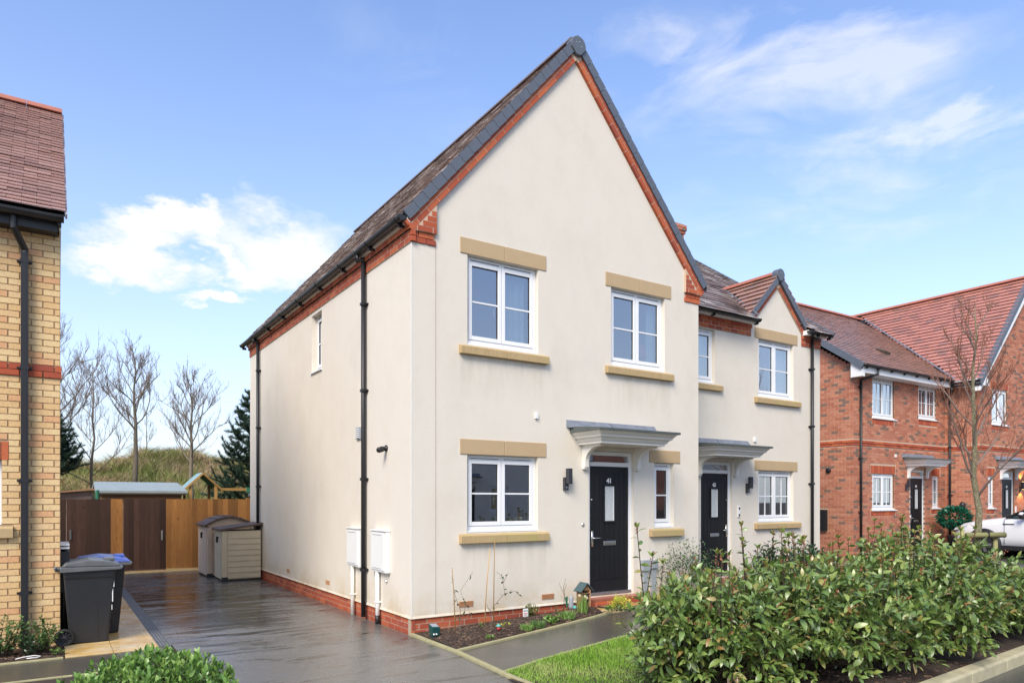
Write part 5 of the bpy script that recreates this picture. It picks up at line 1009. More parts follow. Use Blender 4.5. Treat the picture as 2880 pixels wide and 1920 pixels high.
# wheelie bins
def bin_(x0, y0, y1, label, lidmat, px=.0):
    t = thing('wheelie_bin', (x0+.3, (y0+y1)/2, .01), label, 'wheelie bin', 'wheelie bins on the slab path'); H0 = .93; L = .72-px
    fx = F((x0, y0, .012), (1, 0, 0), NY); ym = (y0+y1)/2; hb, ht = .235, .285; m = MB(); zb, zt = .012, H0
    bx0, bx1, tx0, tx1 = .10, .50, .03, .58
    m.hexa([(x0+bx0, ym-hb, zb), (x0+bx1, ym-hb, zb), (x0+bx1, ym+hb, zb), (x0+bx0, ym+hb, zb), (x0+tx0, ym-ht, zt), (x0+tx1, ym-ht, zt), (x0+tx1, ym+ht, zt), (x0+tx0, ym+ht, zt)]); m.build('body', 'bin_grey', t, bev=.02)
    for q in (.62,):                                      # fold lines in the moulded side
        a0 = x0+bx0+(bx1-bx0)*q; m = MB(); m.hexa([(a0, ym-hb-.004, zb), (a0+.05, ym-hb-.004, zb), (a0+.05, ym-hb+.01, zb), (a0, ym-hb+.01, zb), (a0+.02, ym-(hb+ht)/2-.004, .45), (a0+.035, ym-(hb+ht)/2-.004, .45), (a0+.035, ym-(hb+ht)/2+.01, .45), (a0+.02, ym-(hb+ht)/2+.01, .45)]); m.build('moulded_rib', 'bin_grey', t)
    MB().hexa([(x0+tx0+.02, ym-ht+.001, .80), (x0+tx1-.02, ym-ht+.001, .80), (x0+tx1-.02, ym+ht, .80), (x0+tx0+.02, ym+ht, .80), (x0+tx0+.01, ym-ht-.006, .82), (x0+tx1-.01, ym-ht-.006, .82), (x0+tx1-.01, ym+ht, .82), (x0+tx0+.01, ym+ht, .82)]).build('moulded_band', 'bin_grey', t)
    m = MB(); m.hexa([(x0-.0, ym-ht-.03, zt-.05), (x0+.64, ym-ht-.03, zt-.035), (x0+.64, ym+ht+.03, zt-.035), (x0, ym+ht+.03, zt-.05), (x0-.0, ym-ht-.03, zt+.015), (x0+.66, ym-ht-.03, zt-.0), (x0+.66, ym+ht+.03, zt-.0), (x0, ym+ht+.03, zt+.015)]); m.build('rim', 'bin_lid', t, bev=.008)
    m = MB(); z1 = zt+.016; m.prism([(x0+.02, ym-ht-.02, z1), (x0+.63, ym-ht-.02, z1-.014), (x0+.62, ym-ht-.02, z1+.02), (x0+.50, ym-ht-.02, z1+.055), (x0+.30, ym-ht-.02, z1+.075), (x0+.06, ym-ht-.02, z1+.045)], (0, 2*ht+.04, 0)); m.build('lid', lidmat, t, bev=.012)
    m = MB(); m.box((x0+.46, ym-.10, z1+.045), (x0+.58, ym+.10, z1+.078)); m.build('lid_grip', lidmat, t, bev=.008)
    m = MB(); m.tube([(x0-.045, ym-ht+.02, zt+.0), (x0-.045, ym+ht-.02, zt+.0)], .018, 10); m.box((x0-.05, ym-ht+.04, zt-.04), (x0+.02, ym-ht+.09, zt+.01)); m.box((x0-.05, ym+ht-.09, zt-.04), (x0+.02, ym+ht-.04, zt+.01)); m.build('handle_bar', 'bin_lid', t, True)
    for s in (-1, 1):
        yw = ym+s*(hb+.012); m = MB(); m.lathe((x0+.045, yw-.02*0, .105), (0, s, 0), [(.10, -.025), (.105, -.01), (.105, .025), (.098, .035), (.075, .035), (.072, .02)], 24); wh = m.build('wheel', 'rubber', t, True)
        m = MB(); m.lathe((x0+.045, yw, .105), (0, s, 0), [(.02, .02), (.02, .036), (.012, .04)], 10)
        for i in range(10):
            q = 2*math.pi*i/10; c, s_ = math.cos(q), math.sin(q); m.hexa([(x0+.045+c*.015-s_*.005, yw+s*.0, .105+s_*.015+c*.005), (x0+.045+c*.072-s_*.005, yw, .105+s_*.072+c*.005), (x0+.045+c*.072+s_*.005, yw, .105+s_*.072-c*.005), (x0+.045+c*.015+s_*.005, yw, .105+s_*.015-c*.005), (x0+.045+c*.015-s_*.005, yw+s*.033, .105+s_*.015+c*.005), (x0+.045+c*.072-s_*.005, yw+s*.026, .105+s_*.072+c*.005), (x0+.045+c*.072+s_*.005, yw+s*.026, .105+s_*.072-c*.005), (x0+.045+c*.015+s_*.005, yw+s*.033, .105+s_*.015-c*.005)])
        m.build('wheel_spokes', 'charcoal', wh)
    MB().tube([(x0+.045, ym-hb, .105), (x0+.045, ym+hb, .105)], .012, 8).build('axle', 'black_metal', t, True)
    return t
t = bin_(-3.81, 1.60, 2.10, 'dark grey wheelie bin with grey lid, nearest the camera', 'bin_lid')
for i, (a, b) in enumerate(((.40, .46), (.50, .66), (.68, .78))): MB().box((-3.81+.565-.05*(1-a), 1.585, a), (-3.81+.571-.05*(1-a)+.004*i, 1.60, b)).build('paint_mark', 'white_paint', t)
bin_(-3.66, 2.17, 2.70, 'dark grey wheelie bin with bright blue lid, behind the grey lidded bin', 'bin_blue')

# ------------------------------------------------------------------ foliage tools
def leaf_tpl(kind):
    if kind == 'oval':                      # long pointed leaf, folded along the midrib and arched
        s = [0, .18, .45, .75, 1.0]; w = [.03, .34, .48, .33, 0.0]; d = [0, .03, .02, -.05, -.16]; V = []; Fc = []
        for t, ww, dd in zip(s, w, d): V += [(-ww*.45, t, dd+.10*ww), (0, t, dd), (ww*.45, t, dd+.10*ww)]
        for i in range(4): Fc += [(3*i, 3*i+1, 3*i+4, 3*i+3), (3*i+1, 3*i+2, 3*i+5, 3*i+4)]
        return np.array(V), Fc
    if kind == 'small': return np.array([(0, 0, 0), (.28, .45, .06), (0, 1, -.05), (-.28, .45, .06)]), [(0, 1, 2, 3)]
    if kind == 'needle': return np.array([(-.06, 0, 0), (.06, 0, 0), (0, 1, 0)]), [(0, 1, 2)]
def leaves(name, P, D, S, mat, shape='oval', parent=None, roll=.9, **kw):
    """P positions, D directions, S lengths: one joined mesh of separate leaves"""
    T, Fc = leaf_tpl(shape); n = len(P); P = np.asarray(P, float); D = np.asarray(D, float); D = D/np.linalg.norm(D, axis=1)[:, None]
    upv = np.tile([0, 0, 1.], (n, 1))+rng.normal(0, roll*.5, (n, 3)); X = np.cross(D, upv); X /= (np.linalg.norm(X, axis=1)[:, None]+1e-9); N_ = np.cross(X, D)
    V = P[:, None]+S[:, None, None]*(T[None, :, 0, None]*X[:, None]+T[None, :, 1, None]*D[:, None]+T[None, :, 2, None]*N_[:, None]); k = len(T)
    if parent is not None: V = V-np.array(WL[parent.name])
    me = bpy.data.meshes.new(name); me.vertices.add(n*k); me.vertices.foreach_set('co', V.ravel())
    fl_ = np.concatenate([np.array(f) for f in Fc]); ln = np.array([len(f) for f in Fc]); lo = (np.arange(n)[:, None]*k+fl_[None]).ravel(); lt = np.tile(ln, n)
    me.loops.add(len(lo)); me.loops.foreach_set('vertex_index', lo.astype(np.int32)); me.polygons.add(len(lt)); me.polygons.foreach_set('loop_start', (np.cumsum(lt)-lt).astype(np.int32)); me.polygons.foreach_set('loop_total', lt.astype(np.int32))
    me.update(calc_edges=True); me.shade_smooth(); o = mkobj(name, me, mat, parent); return tag(o, **kw)
def single_leaves(parent, P, D, S, mat, cap):
    T, Fc = leaf_tpl('oval'); k = ('leafmesh', mat)
    if k not in _shared:
        me = bpy.data.meshes.new('leaf'); me.from_pydata([tuple(x) for x in T], [], Fc); me.update(); me.shade_smooth(); me.materials.append(M[mat]); _shared[k] = me
    for p, d, s in list(zip(P, D, S))[:cap]:
        d = Vector(d).normalized(); x = d.cross(Vector((random.gauss(0, .4), random.gauss(0, .4), 1))).normalized(); n = x.cross(d)
        m = Matrix((x, d, n)).transposed().to_4x4() @ Matrix.Scale(s, 4); m.translation = Vector(p); piece('leaf', parent, _shared[k], m)
def photinia(cx, cy, rx, ry, h, label, shoots=150, tall=10, ls=.112, z0=None, singles=60, zlow=.10, extra=()):
    z0 = gz(cx) if z0 is None else z0; t = thing('photinia_shrub', (cx, cy, z0), label, 'shrub', 'photinia shrubs in the hedge bed'); P, D, S, Pb, Db, Sb, Py, Dy, Sy = ([] for _ in range(9)); st = MB()
    def whorl(tip, dr, n, length, ls, young=False):
        dr = Vector(dr).normalized(); a = dr.orthogonal().normalized(); b = dr.cross(a); q0 = random.uniform(0, 6)
        for i in range(n):
            u = i/max(1, n-1); q = q0+i*2.4; base = Vector(tip)-dr*length*(1-u); rad = a*math.cos(q)+b*math.sin(q)
            d = rad*(1.0-.55*u)+dr*(.25+.75*u)+Vector((0, 0, -.42+.55*u)); s = ls*random.uniform(.55, 1.25)*(1-.35*u)
            (Py if young and u > .6 else P).append(tuple(base)); (Dy if young and u > .6 else D).append(tuple(d)); (Sy if young and u > .6 else S).append(s)
    shoots = int(shoots*2.0); ry *= 1.25
    for i in range(shoots):
        u = random.uniform(-.95, 1) ; th = random.uniform(0, 2*math.pi); c = math.sqrt(max(0, 1-u*u)); c = max(c, .86) if u < 0 else c; rr = random.uniform(.80, 1.06) if i % 4 else random.uniform(.45, .8)
        lump = 1+.10*math.sin(th*3+cx*5)+.08*math.sin(th*5+u*4+cy*3)
        hz = h*.50; tip = Vector((cx+rx*c*math.cos(th)*rr*lump, cy+ry*c*math.sin(th)*rr*lump, z0+hz+u*h*.46*rr*lump))
        if tip.z < z0+zlow: tip.z = z0+zlow+random.uniform(0, .15)
        dr = Vector((c*math.cos(th)*.9, c*math.sin(th)*.9, .35+.65*u)); L = random.uniform(.12, .22); whorl(tip, dr, random.randint(9, 13), L, ls, random.random() < .12)
        root = Vector((cx+rx*.35*math.cos(th)*c, cy+ry*.35*math.sin(th)*c, z0+.15+h*.3*max(0, u))); st.tube([root, (root+tip)/2-Vector((0, 0, .04)), tip], .005, 4, False, .0025)
        if u > .1 and random.random() < .35:
            n = 7
            for k in range(n): Pb.append(tuple(tip+dr.normalized()*(.012*k)+Vector((random.gauss(0, .006), random.gauss(0, .006), 0)))); Db.append((random.gauss(0, .6), random.gauss(0, .6), 1)); Sb.append(random.uniform(.018, .034))
    for i in range(tall):
        th = random.uniform(0, 2*math.pi); r = math.sqrt(random.random())*.75; bx, by = cx+rx*r*math.cos(th), cy+ry*r*math.sin(th); zt = z0+h*(1-.3*r*r)+random.uniform(.02, .26); zb = zt-.5; lean = (random.gauss(0, .04), random.gauss(0, .04))
        st.tube([(bx, by, zb), (bx+lean[0]*.5, by+lean[1]*.5, (zb+zt)/2), (bx+lean[0], by+lean[1], zt)], .006, 5, False, .003); n = random.randint(5, 8)
        for k in range(n):
            z = zb+.15+(zt-zb-.15)*k/n; q = k*2.4+th; f = (z-zb)/(zt-zb); P.append((bx+lean[0]*f, by+lean[1]*f, z)); D.append((math.cos(q), math.sin(q), .35+random.uniform(-.5, .3))); S.append(ls*random.uniform(.6, .95))
        tip = (bx+lean[0], by+lean[1], zt)
        for k in range(4): q = k*1.6+th; Py.append(tip); Dy.append((math.cos(q)*.7, math.sin(q)*.7, .9)); Sy.append(ls*random.uniform(.5, .7))
        for k in range(12): Pb.append((tip[0]+random.gauss(0, .008), tip[1]+random.gauss(0, .008), zt-.10+.012*k)); Db.append((random.gauss(0, .7), random.gauss(0, .7), .9)); Sb.append(random.uniform(.02, .034))
    for (bx, by, zt) in extra:
        st.tube([(bx+.10, by, zt-.75), (bx+.05, by, zt-.4), (bx, by, zt)], .007, 6, False, .004)
        for k in range(11):
            z = zt-.62+.058*k; q = k*2.4; P.append((bx+.08*(zt-z)/.6, by, z)); D.append((math.cos(q), math.sin(q)*.8, .3+random.uniform(-.4, .3))); S.append(ls*random.uniform(.55, .85))
        for k in range(4): Py.append((bx, by, zt)); Dy.append((math.cos(k*1.6)*.6, math.sin(k*1.6)*.6, .9)); Sy.append(ls*.5)
        for k in range(10): Pb.append((bx+random.gauss(0, .006), by+random.gauss(0, .006), zt-.06+.01*k)); Db.append((random.gauss(0, .6), random.gauss(0, .6), 1)); Sb.append(.025)
    # inner leaves fill the body
    n = shoots*3
    for i in range(n):
        v = Vector((random.gauss(0, 1), random.gauss(0, 1), random.gauss(0, 1))).normalized()*random.uniform(.3, .82); p = (cx+v.x*rx, cy+v.y*ry, max(z0+.06, z0+h*.5+v.z*h*.44)); P.append(p); D.append((v.x+random.gauss(0, .5), v.y+random.gauss(0, .5), random.gauss(-.1, .5))); S.append(ls*random.uniform(.7, 1.1))
    P, D, S = np.array(P), np.array(D), np.array(S); dist = np.linalg.norm(P-np.array(CAM), axis=1)-.0; idx = np.argsort(dist); a, b = idx[:singles], idx[singles:]
    single_leaves(t, P[a], D[a], S[a], 'leaf_photinia', singles)
    tag(leaves('foliage', P[b], D[b], S[b], 'leaf_photinia', 'oval', t), kind='stuff')
    if Py: leaves('young_foliage', Py, Dy, np.array(Sy), 'leaf_young', 'oval', t)
    if Pb: tag(leaves('flower_buds', Pb, Db, np.array(Sb), 'bud_red', 'small', t), kind='stuff')
    for k in range(7):
        q = k*.9; st.tube([(cx+rx*.08*math.cos(q), cy+ry*.08*math.sin(q), z0-.02), (cx+rx*.25*math.cos(q), cy+ry*.25*math.sin(q), z0+h*.3), (cx+rx*.55*math.cos(q), cy+ry*.55*math.sin(q), z0+h*.6)], .016, 6, False, .006)
    st.build('stems', 'stem_dark', t, True); return t
# ------------------------------------------------------------------ hedge of photinia by the kerb
hb_ = [(1.02, -4.0, .74, .58, 1.12, 175, 9, 'photinia at the left end of the hedge, beside the lawn'),
       (2.0, -4.2, .78, .76, 1.14, 175, 12, 'photinia second from the lawn, with two tall leafy shoots'),
       (2.92, -4.25, .76, .76, 1.08, 165, 12, 'photinia in front of door 43, middle of the hedge'),
       (3.85, -4.2, .80, .76, 1.14, 165, 12, 'photinia in front of the gap beside the red brick house'),
       (4.66, -4.12, .80, .76, 1.28, 175, 12, 'tallest photinia, below the brick house meter box'),
       (5.65, -4.2, .76, .74, .84, 150, 3, 'photinia sloping down towards the staked street tree'),
       (6.65, -4.2, .74, .72, .58, 130, 1, 'low photinia near the right edge, in front of the silver car'),
       (7.7, -4.1, .74, .66, .46, 110, 1, 'last low photinia at the right edge by the kerb')]
for (x, y, rx, ry, h, n, tl, lb) in hb_: photinia(x, y, rx, ry, h, lb, n, tl, singles=70 if x < 3 else 35, extra={1.02: [(.44, -3.72, 1.50)], 2.0: [(1.62, -3.9, 1.50), (1.5, -4.0, 1.36)]}.get(x, ()))
t = thing('bright_shrub', (7.0, -4.05, gz(7)), 'low yellow green shrub at the right edge beside the kerb', 'shrub')
def dome(cx, cy, rx, ry, h, n, ls, mat, parent, z0, shape='small', name='foliage', drop=.0, inner=.35):
    P, D = [], []
    for i in range(n):
        u = random.uniform(-.1, 1); th = random.uniform(0, 6.283); c = math.sqrt(max(0, 1-u*u)); r = random.uniform(.55, 1.03)*(1+.10*math.sin(3*th+cx)+.09*math.sin(5*th+u*5)+.08*math.sin(9*th+u*9))
        P.append((cx+rx*c*math.cos(th)*r, cy+ry*c*math.sin(th)*r, z0+.03+max(0, u)*h*r)); D.append((c*math.cos(th)+random.gauss(0, .5), c*math.sin(th)+random.gauss(0, .5), .3+u*.6+random.gauss(0, .4)))
    return tag(leaves(name, P, D, rng.uniform(.7, 1.25, n)*ls, mat, shape, parent), kind='stuff')
dome(7.0, -4.1, .55, .30, .62, 1400, .07, 'leaf_bright', t, gz(7), 'oval')
MB().tube([(7.0, -4.1, gz(7)-.02), (7.02, -4.1, gz(7)+.35)], .015, 6, end_r=.006).build('stem', 'stem_dark', t, True)
# low bright bush, bottom left
t = thing('low_bush', (-3.35, -3.0, .02), 'low bright green bush in the bottom left corner, cut by the frame', 'bush')
P, D, S, st = [], [], [], MB(); PY, DY, SY = [], [], []
for i in range(260):
    bx, by = random.uniform(-4.0, -2.74), random.uniform(-3.15, -2.35); e = ((bx+3.32)/.72)**2+((by+2.8)/.6)**2
    if e > 1: continue
    z = .16+.46*(1-e)**.6+random.uniform(-.05, .07); tip = Vector((bx, by, z)); st.tube([(bx*.5-3.32*.5, by*.5-2.8*.5, .02), tip], .004, 4, False, .002); dr = Vector((random.gauss(0, .25), random.gauss(0, .25), 1)).normalized(); q0 = random.uniform(0, 6)
    for k in range(13):
        q = q0+k*2.4; f = k/12; base = tip-dr*.15*(1-f); d = Vector((math.cos(q), math.sin(q), 0))*(1-.6*f)+dr*(.55+.6*f); (PY if k > 9 else P).append(tuple(base)); (DY if k > 9 else D).append(tuple(d)); (SY if k > 9 else S).append(random.uniform(.042, .068))
P_, D_, S_ = np.array(P), np.array(D), np.array(S); idx = np.argsort(np.linalg.norm(P_-np.array(CAM), axis=1))
single_leaves(t, P_[idx[:60]], D_[idx[:60]], S_[idx[:60]], 'leaf_bright', 60); tag(leaves('foliage', P_[idx[60:]], D_[idx[60:]], S_[idx[60:]], 'leaf_bright', 'oval', t), kind='stuff'); leaves('young_foliage', PY, DY, np.array(SY), 'leaf_yellow', 'oval', t) if False else leaves('young_foliage', PY, DY, np.array(SY), 'leaf_bright', 'oval', t); st.build('stems', 'stem_dark', t, True)
# small shrubs at the foot of the yellow house
def twiggy(name, cx, cy, r, h, n, ls, mat, label, cat='shrub', group=None):
    t = thing(name, (cx, cy, gz(cx)), label, cat, group); P, D, S, st = [], [], [], MB(); z0 = gz(cx)
    for i in range(n):
        th = random.uniform(0, 6.283); rr = r*math.sqrt(random.random()); hh = h*random.uniform(.45, 1)*(1-.35*rr/r); a = Vector((cx+rr*.2*math.cos(th), cy+rr*.2*math.sin(th), z0)); b = Vector((cx+rr*math.cos(th), cy+rr*math.sin(th), z0+hh)); mid = (a+b)/2+Vector((random.gauss(0, .02), random.gauss(0, .02), .03)); st.tube([a, mid, b], .004, 4, False, .0018)
        k = int(10+hh*34)
        for j in range(k):
            f = random.uniform(.15, 1); p = a.lerp(mid, f*2) if f < .5 else mid.lerp(b, f*2-1); P.append(tuple(p)); D.append((random.gauss(0, 1), random.gauss(0, 1), random.uniform(.0, 1.1))); S.append(ls*random.uniform(.6, 1.2))
    tag(leaves('foliage', P, D, np.array(S), mat, 'small', t), kind='stuff'); st.build('stems', 'stem_dark', t, True); return t
twiggy('small_shrub', -4.34, 1.28, .26, .62, 46, .045, 'leaf_small', 'straggly small leaved shrub left of the downpipe of the yellow brick house', group='small shrubs by the yellow house')
twiggy('small_shrub', -3.98, 1.30, .20, .52, 40, .042, 'leaf_small', 'small leaved shrub just right of the downpipe of the yellow brick house', group='small shrubs by the yellow house')
twiggy('small_shrub', -4.10, 1.12, .12, .34, 22, .036, 'leaf_dark', 'darker little shrub in front of the downpipe shrub', group='small shrubs by the yellow house')
twiggy('lime_seedling', -3.84, 1.04, .06, .12, 14, .03, 'leaf_bright', 'tiny lime green plant at the corner of the slab path', 'plant')
MB().tube([(-4.22, 1.0, .02), (-4.15, 1.02, .03), (-4.05, 1.03, .035), (-3.99, 1.0, .025), (-4.02, .97, .02), (-4.12, .98, .02)], .006, 6).build('white_cord', 'white_paint', None, True, label='loop of white cord lying on the soil by the yellow house', cat='cord')
# shrubs in front of house 43
t = thing('viburnum', (4.95, -.15, gz(5)), 'rounded shrub with pinkish flower heads, left of door 43', 'shrub'); dome(4.95, -.12, .62, .5, .80, 3600, .034, 'leaf_dark', t, gz(5)); dome(5.0, -.15, .60, .5, .83, 650, .022, 'petal', t, gz(5), name='blossom')
MB().tube([(4.95, -.12, .1), (4.97, -.12, .5)], .02, 6, end_r=.008).build('stem', 'stem_dark', t, True); dome(4.85, -.15, .66, .5, .82, 1300, .04, 'leaf_small', t, gz(5), name='upper_foliage')
twiggy('bay_shrub', 7.0, -.3, .42, .98, 60, .075, 'leaf_dark', 'upright bay shrub with narrow dark leaves under the window of house 43')
t = thing('dark_shrub', (7.9, -.35, gz(8)), 'dense dark green shrub below the downpipe of house 43', 'shrub'); dome(7.9, -.35, .75, .5, .68, 2600, .075, 'leaf_dark', t, gz(8), 'oval'); MB().tube([(7.9, -.35, .1), (7.9, -.35, .5)], .02, 6).build('stem', 'stem_dark', t, True)
twiggy('purple_shrub', 6.2, -.2, .4, .42, 40, .03, 'petal', 'low mauve tinged shrub in front of house 43')
t = thing('planter_shrub', (18.85, 2.1, GZ), 'round glossy green artificial bush in a dark pot by the brick houses', 'potted plant'); P, D = [], []
for i in range(1700):
    v = Vector((random.gauss(0, 1), random.gauss(0, 1), random.gauss(0, 1))).normalized(); r = .42*random.uniform(.75, 1.05); P.append((18.85+v.x*r, 2.1+v.y*r, 1.22+v.z*r*.72)); D.append(tuple(v+Vector((random.gauss(0, .4), random.gauss(0, .4), random.gauss(0, .4)))))
tag(leaves('foliage', P, D, rng.uniform(.07, .12, 1700), 'plastic_leaf', 'oval', t), kind='stuff'); MB().lathe((18.85, 2.1, GZ), Z, [(.14, 0), (.20, .5), (.21, .52), (.17, .52)], 16).build('pot', 'black_plastic', t, True); MB().tube([(18.85, 2.1, .6), (18.85, 2.1, 1.1)], .02, 6).build('stem', 'stem_dark', t, True)
t = thing('garden_lantern', (19.55, 2.2, GZ), 'slim black post lantern beside the round potted bush', 'lantern'); MB().tube([(19.55, 2.2, GZ), (19.58, 2.2, 1.5)], .022, 8).build('post', 'black_metal', t, True); MB().lathe((19.58, 2.2, 1.48), Z, [(.03, 0), (.075, .05), (.085, .14), (.05, .19), (.01, .22)], 10).build('lantern_head', 'black_metal', t, True)
# ------------------------------------------------------------------ flower bed pieces
def soil(x, y): return bed_z(x, (y-bed_y(x))/(-bed_y(x)))
for (x, y, h, dx, lb) in ((.42, -.42, .82, -.05, 'shortest bamboo cane, leftmost of three in the flower bed'), (.93, -.28, 1.02, .09, 'leaning bamboo cane in the middle of three, over the airbrick'), (1.0, -.40, 1.13, .02, 'tallest bamboo cane, rightmost of three in the flower bed')):
    z = soil(x, y); MB().tube([(x, y, z-.1), (x+dx*.4, y, z+h*.5), (x+dx, y, z+h)], [.0075, .0065, .005], 7).build('bamboo_cane', 'bamboo', None, True, label=lb, cat='cane', group='bamboo canes in the flower bed')
def climber(x, y, sticks, label):
    z = soil(x, y); t = thing('climbing_plant', (x, y, z), label, 'plant'); m = MB(); P, D, S = [], [], []
    for pts in sticks:
        W_ = [Vector((x+a, y+b, z+c)) for a, b, c in pts]; m.tube(W_, .004, 5, False, .002)
        for i in range(len(W_)-1):
            for k in range(3):
                if random.random() < .75 and i > 0 or k == 2: P.append(tuple(W_[i].lerp(W_[i+1], random.random()))); D.append((random.gauss(0, 1), random.gauss(0, .8), random.gauss(-.2, .7))); S.append(random.uniform(.05, .075))
    m.build('stems', 'twig', t, True); single_leaves(t, P, D, S, 'leaf_dark', 60)
climber(.52, -.33, [[(0, 0, 0), (.02, 0, .25), (-.06, 0, .45), (-.10, .02, .70)], [(0, 0, 0), (.10, 0, .3), (.02, 0, .5), (.22, .02, .74)], [(0, 0, 0), (.16, 0, .2), (.05, 0, .42)]], 'thin climbing plant tied to the leftmost bamboo cane')
climber(1.02, -.30, [[(0, 0, 0), (.02, 0, .22), (.22, 0, .40), (.20, .02, .62), (.10, .02, .70)], [(.02, 0, .22), (.22, 0, .40), (.40, 0, .42), (.45, 0, .36)], [(.20, 0, .55), (.28, 0, .68)], [(0, 0, .1), (-.06, 0, .28)]], 'thin climbing plant spreading right of the tallest bamboo cane')
def tuft(name, x, y, r, h, n, mat, label, w=.0035): 
    a = rng.uniform(0, 6.28, n); rr = r*np.sqrt(rng.random(n)); X, Y_ = x+rr*np.cos(a), y+rr*np.sin(a); P = np.c_[X, Y_, np.full(n, soil(x, y))-.005]; return blades(name, P, h, w, mat, .8, label=label, cat='grass tuft')
tuft('grass_tuft', 2.02, -.68, .10, .10, 420, 'leaf_bright', 'fresh green grassy tuft beside the path edging, rightmost of three')
tuft('grass_tuft', 1.42, -.82, .09, .085, 380, 'leaf_small', 'dull green grassy tuft between the lime tuft and the leafy plant')
tuft('grass_tuft', 1.20, -.88, .08, .07, 300, 'leaf_bright', 'small lime green tuft at the left of the path side row')
t = twiggy('leafy_plant', 1.72, -.72, .13, .14, 26, .055, 'leaf_bright', 'light green broad leaved plant between two grass tufts', 'plant')
twiggy('yellow_shrub', 1.78, -.16, .12, .26, 34, .026, 'leaf_young', 'small golden shrub against the plinth near the plant tag', 'shrub')
twiggy('lime_plant', .96, -.70, .10, .20, 9, .03, 'leaf_yellow', 'sparse lime green shoots right of the little ornament', 'plant')
twiggy('lime_plant', .72, -.56, .08, .17, 9, .03, 'leaf_young', 'sparse olive shoots left of the little ornament', 'plant')
twiggy('seedling', .60, -.98, .05, .07, 8, .035, 'leaf_bright', 'low bright rosette near the front corner of the flower bed', 'plant')
twiggy('bare_sprig', 2.10, -.32, .06, .22, 7, .018, 'leaf_young', 'thin upright sprig left of the daffodils', 'plant')
z = soil(2.25, -.3); m = MB(); m.tube([(2.3, -.22, z), (2.32, -.22, z+.22), (2.30, -.22, z+.33), (2.34, -.22, z+.46)], .005, 5, False, .002); m.tube([(2.32, -.22, z+.22), (2.25, -.22, z+.34), (2.22, -.22, z+.42)], .003, 5, False, .0015); m.tube([(2.31, -.22, z+.28), (2.36, -.22, z+.38)], .003, 5, False, .0015); m.build('bare_plant', 'stem_dark', None, True, label='dark bare forked stem against the wall right of the airbrick', cat='plant')
# daffodils
t = thing('daffodils', (2.42, -.5, soil(2.42, -.5)), 'clump of daffodils with pale yellow heads in front of the insect house', 'flowers'); z = soil(2.42, -.5)
blades('foliage', np.c_[2.42+rng.normal(0, .035, 60), -.5+rng.normal(0, .03, 60), np.full(60, z-.01)], .25, .006, 'leaf_bright', .25, parent=t)
for (dx, h) in ((-.07, .24), (.03, .22), (.06, .20)):
    m = MB(); c = (2.42+dx, -.52, z+h)
    for i in range(6):
        q = i*1.047; a, b = (math.cos(q)*.03, math.sin(q)*.03), (math.cos(q+.5)*.014, math.sin(q+.5)*.014); e = (math.cos(q-.5)*.014, math.sin(q-.5)*.014); m.quad((c[0]+b[0], c[1]-.01, c[2]+b[1]), (c[0]+a[0], c[1]-.004, c[2]+a[1]), (c[0]+e[0], c[1]-.01, c[2]+e[1]), (c[0], c[1]-.006, c[2]))
    m.lathe(c, (0, -1, 0), [(.008, 0), (.011, .018), (.013, .022)], 8); m.build('flower', 'cream_petal', t)
t = thing('primroses', (3.0, -.66, gz(3)), 'bright yellow flowering primroses with broad leaves at the end of the bed', 'flowers'); dome(3.02, -.64, .19, .13, .17, 620, .03, 'leaf_yellow', t, gz(3)+.05, name='flowers_mass'); P = [(3.0+.20*math.cos(q)*random.uniform(.7, 1.2), -.68+.12*math.sin(q), gz(3)+.05) for q in np.linspace(0, 6.2, 40)]
leaves('foliage', P, [(p[0]-3.0+random.gauss(0, .03), p[1]+.68-.05, .12) for p in P], rng.uniform(.08, .12, 40), 'leaf_small', 'oval', t)
# insect house
z = soil(2.62, -.28); t = thing('insect_house', (2.62, -.28, z), 'little wooden insect house with slate roof beside the doorstep', 'insect house'); x0, x1, y0, y1 = 2.54, 2.70, -.35, -.22
for b in (((x0, y0, z), (x0+.012, y1, z+.26)), ((x1-.012, y0, z), (x1, y1, z+.26)), ((x0+.012, y1-.01, z), (x1-.012, y1, z+.26)), ((x0+.012, y0, z), (x1-.012, y1-.01, z+.012)), ((x0+.012, y0, z+.13), (x1-.012, y1-.01, z+.14)), ((x0+.012, y0, z+.21), (x1-.012, y1-.01, z+.22)), ((2.615, y0, z+.012), (2.625, y1-.01, z+.13))): MB().box(*b).build('panel', 'shed_wood', t)
for i in range(5): MB().tube([(2.57+.0*i, y0+.002, z+.03+i*.021), (2.57, y1-.02, z+.03+i*.021)], .008, 7).build('bamboo_tube', 'bamboo', t); MB().tube([(2.655, y0+.002, z+.03+i*.021), (2.655, y1-.02, z+.03+i*.021)], .009, 7).build('bamboo_tube', 'stem_dark', t)
MB().box((x0+.02, y0+.01, z+.15), (x1-.02, y1-.02, z+.20)).build('cone_filling', 'bark', t)
for sg in (-1, 1):
    a = 2.62+sg*.12; m = MB(); m.hexa([(2.62, y0-.03, z+.36), (2.62, y1+.02, z+.36), (a, y1+.02, z+.24), (a, y0-.03, z+.24), (2.62, y0-.03, z+.372), (2.62, y1+.02, z+.372), (a+sg*.004, y1+.02, z+.25), (a+sg*.004, y0-.03, z+.25)]); m.build('roof_board', 'slate', t)
m = MB(); m.prism([(x0, y0+.004, z+.26), (x1, y0+.004, z+.26), (2.62, y0+.004, z+.355)], (0, .01, 0)); m.build('gable_board', 'shed_wood', t)
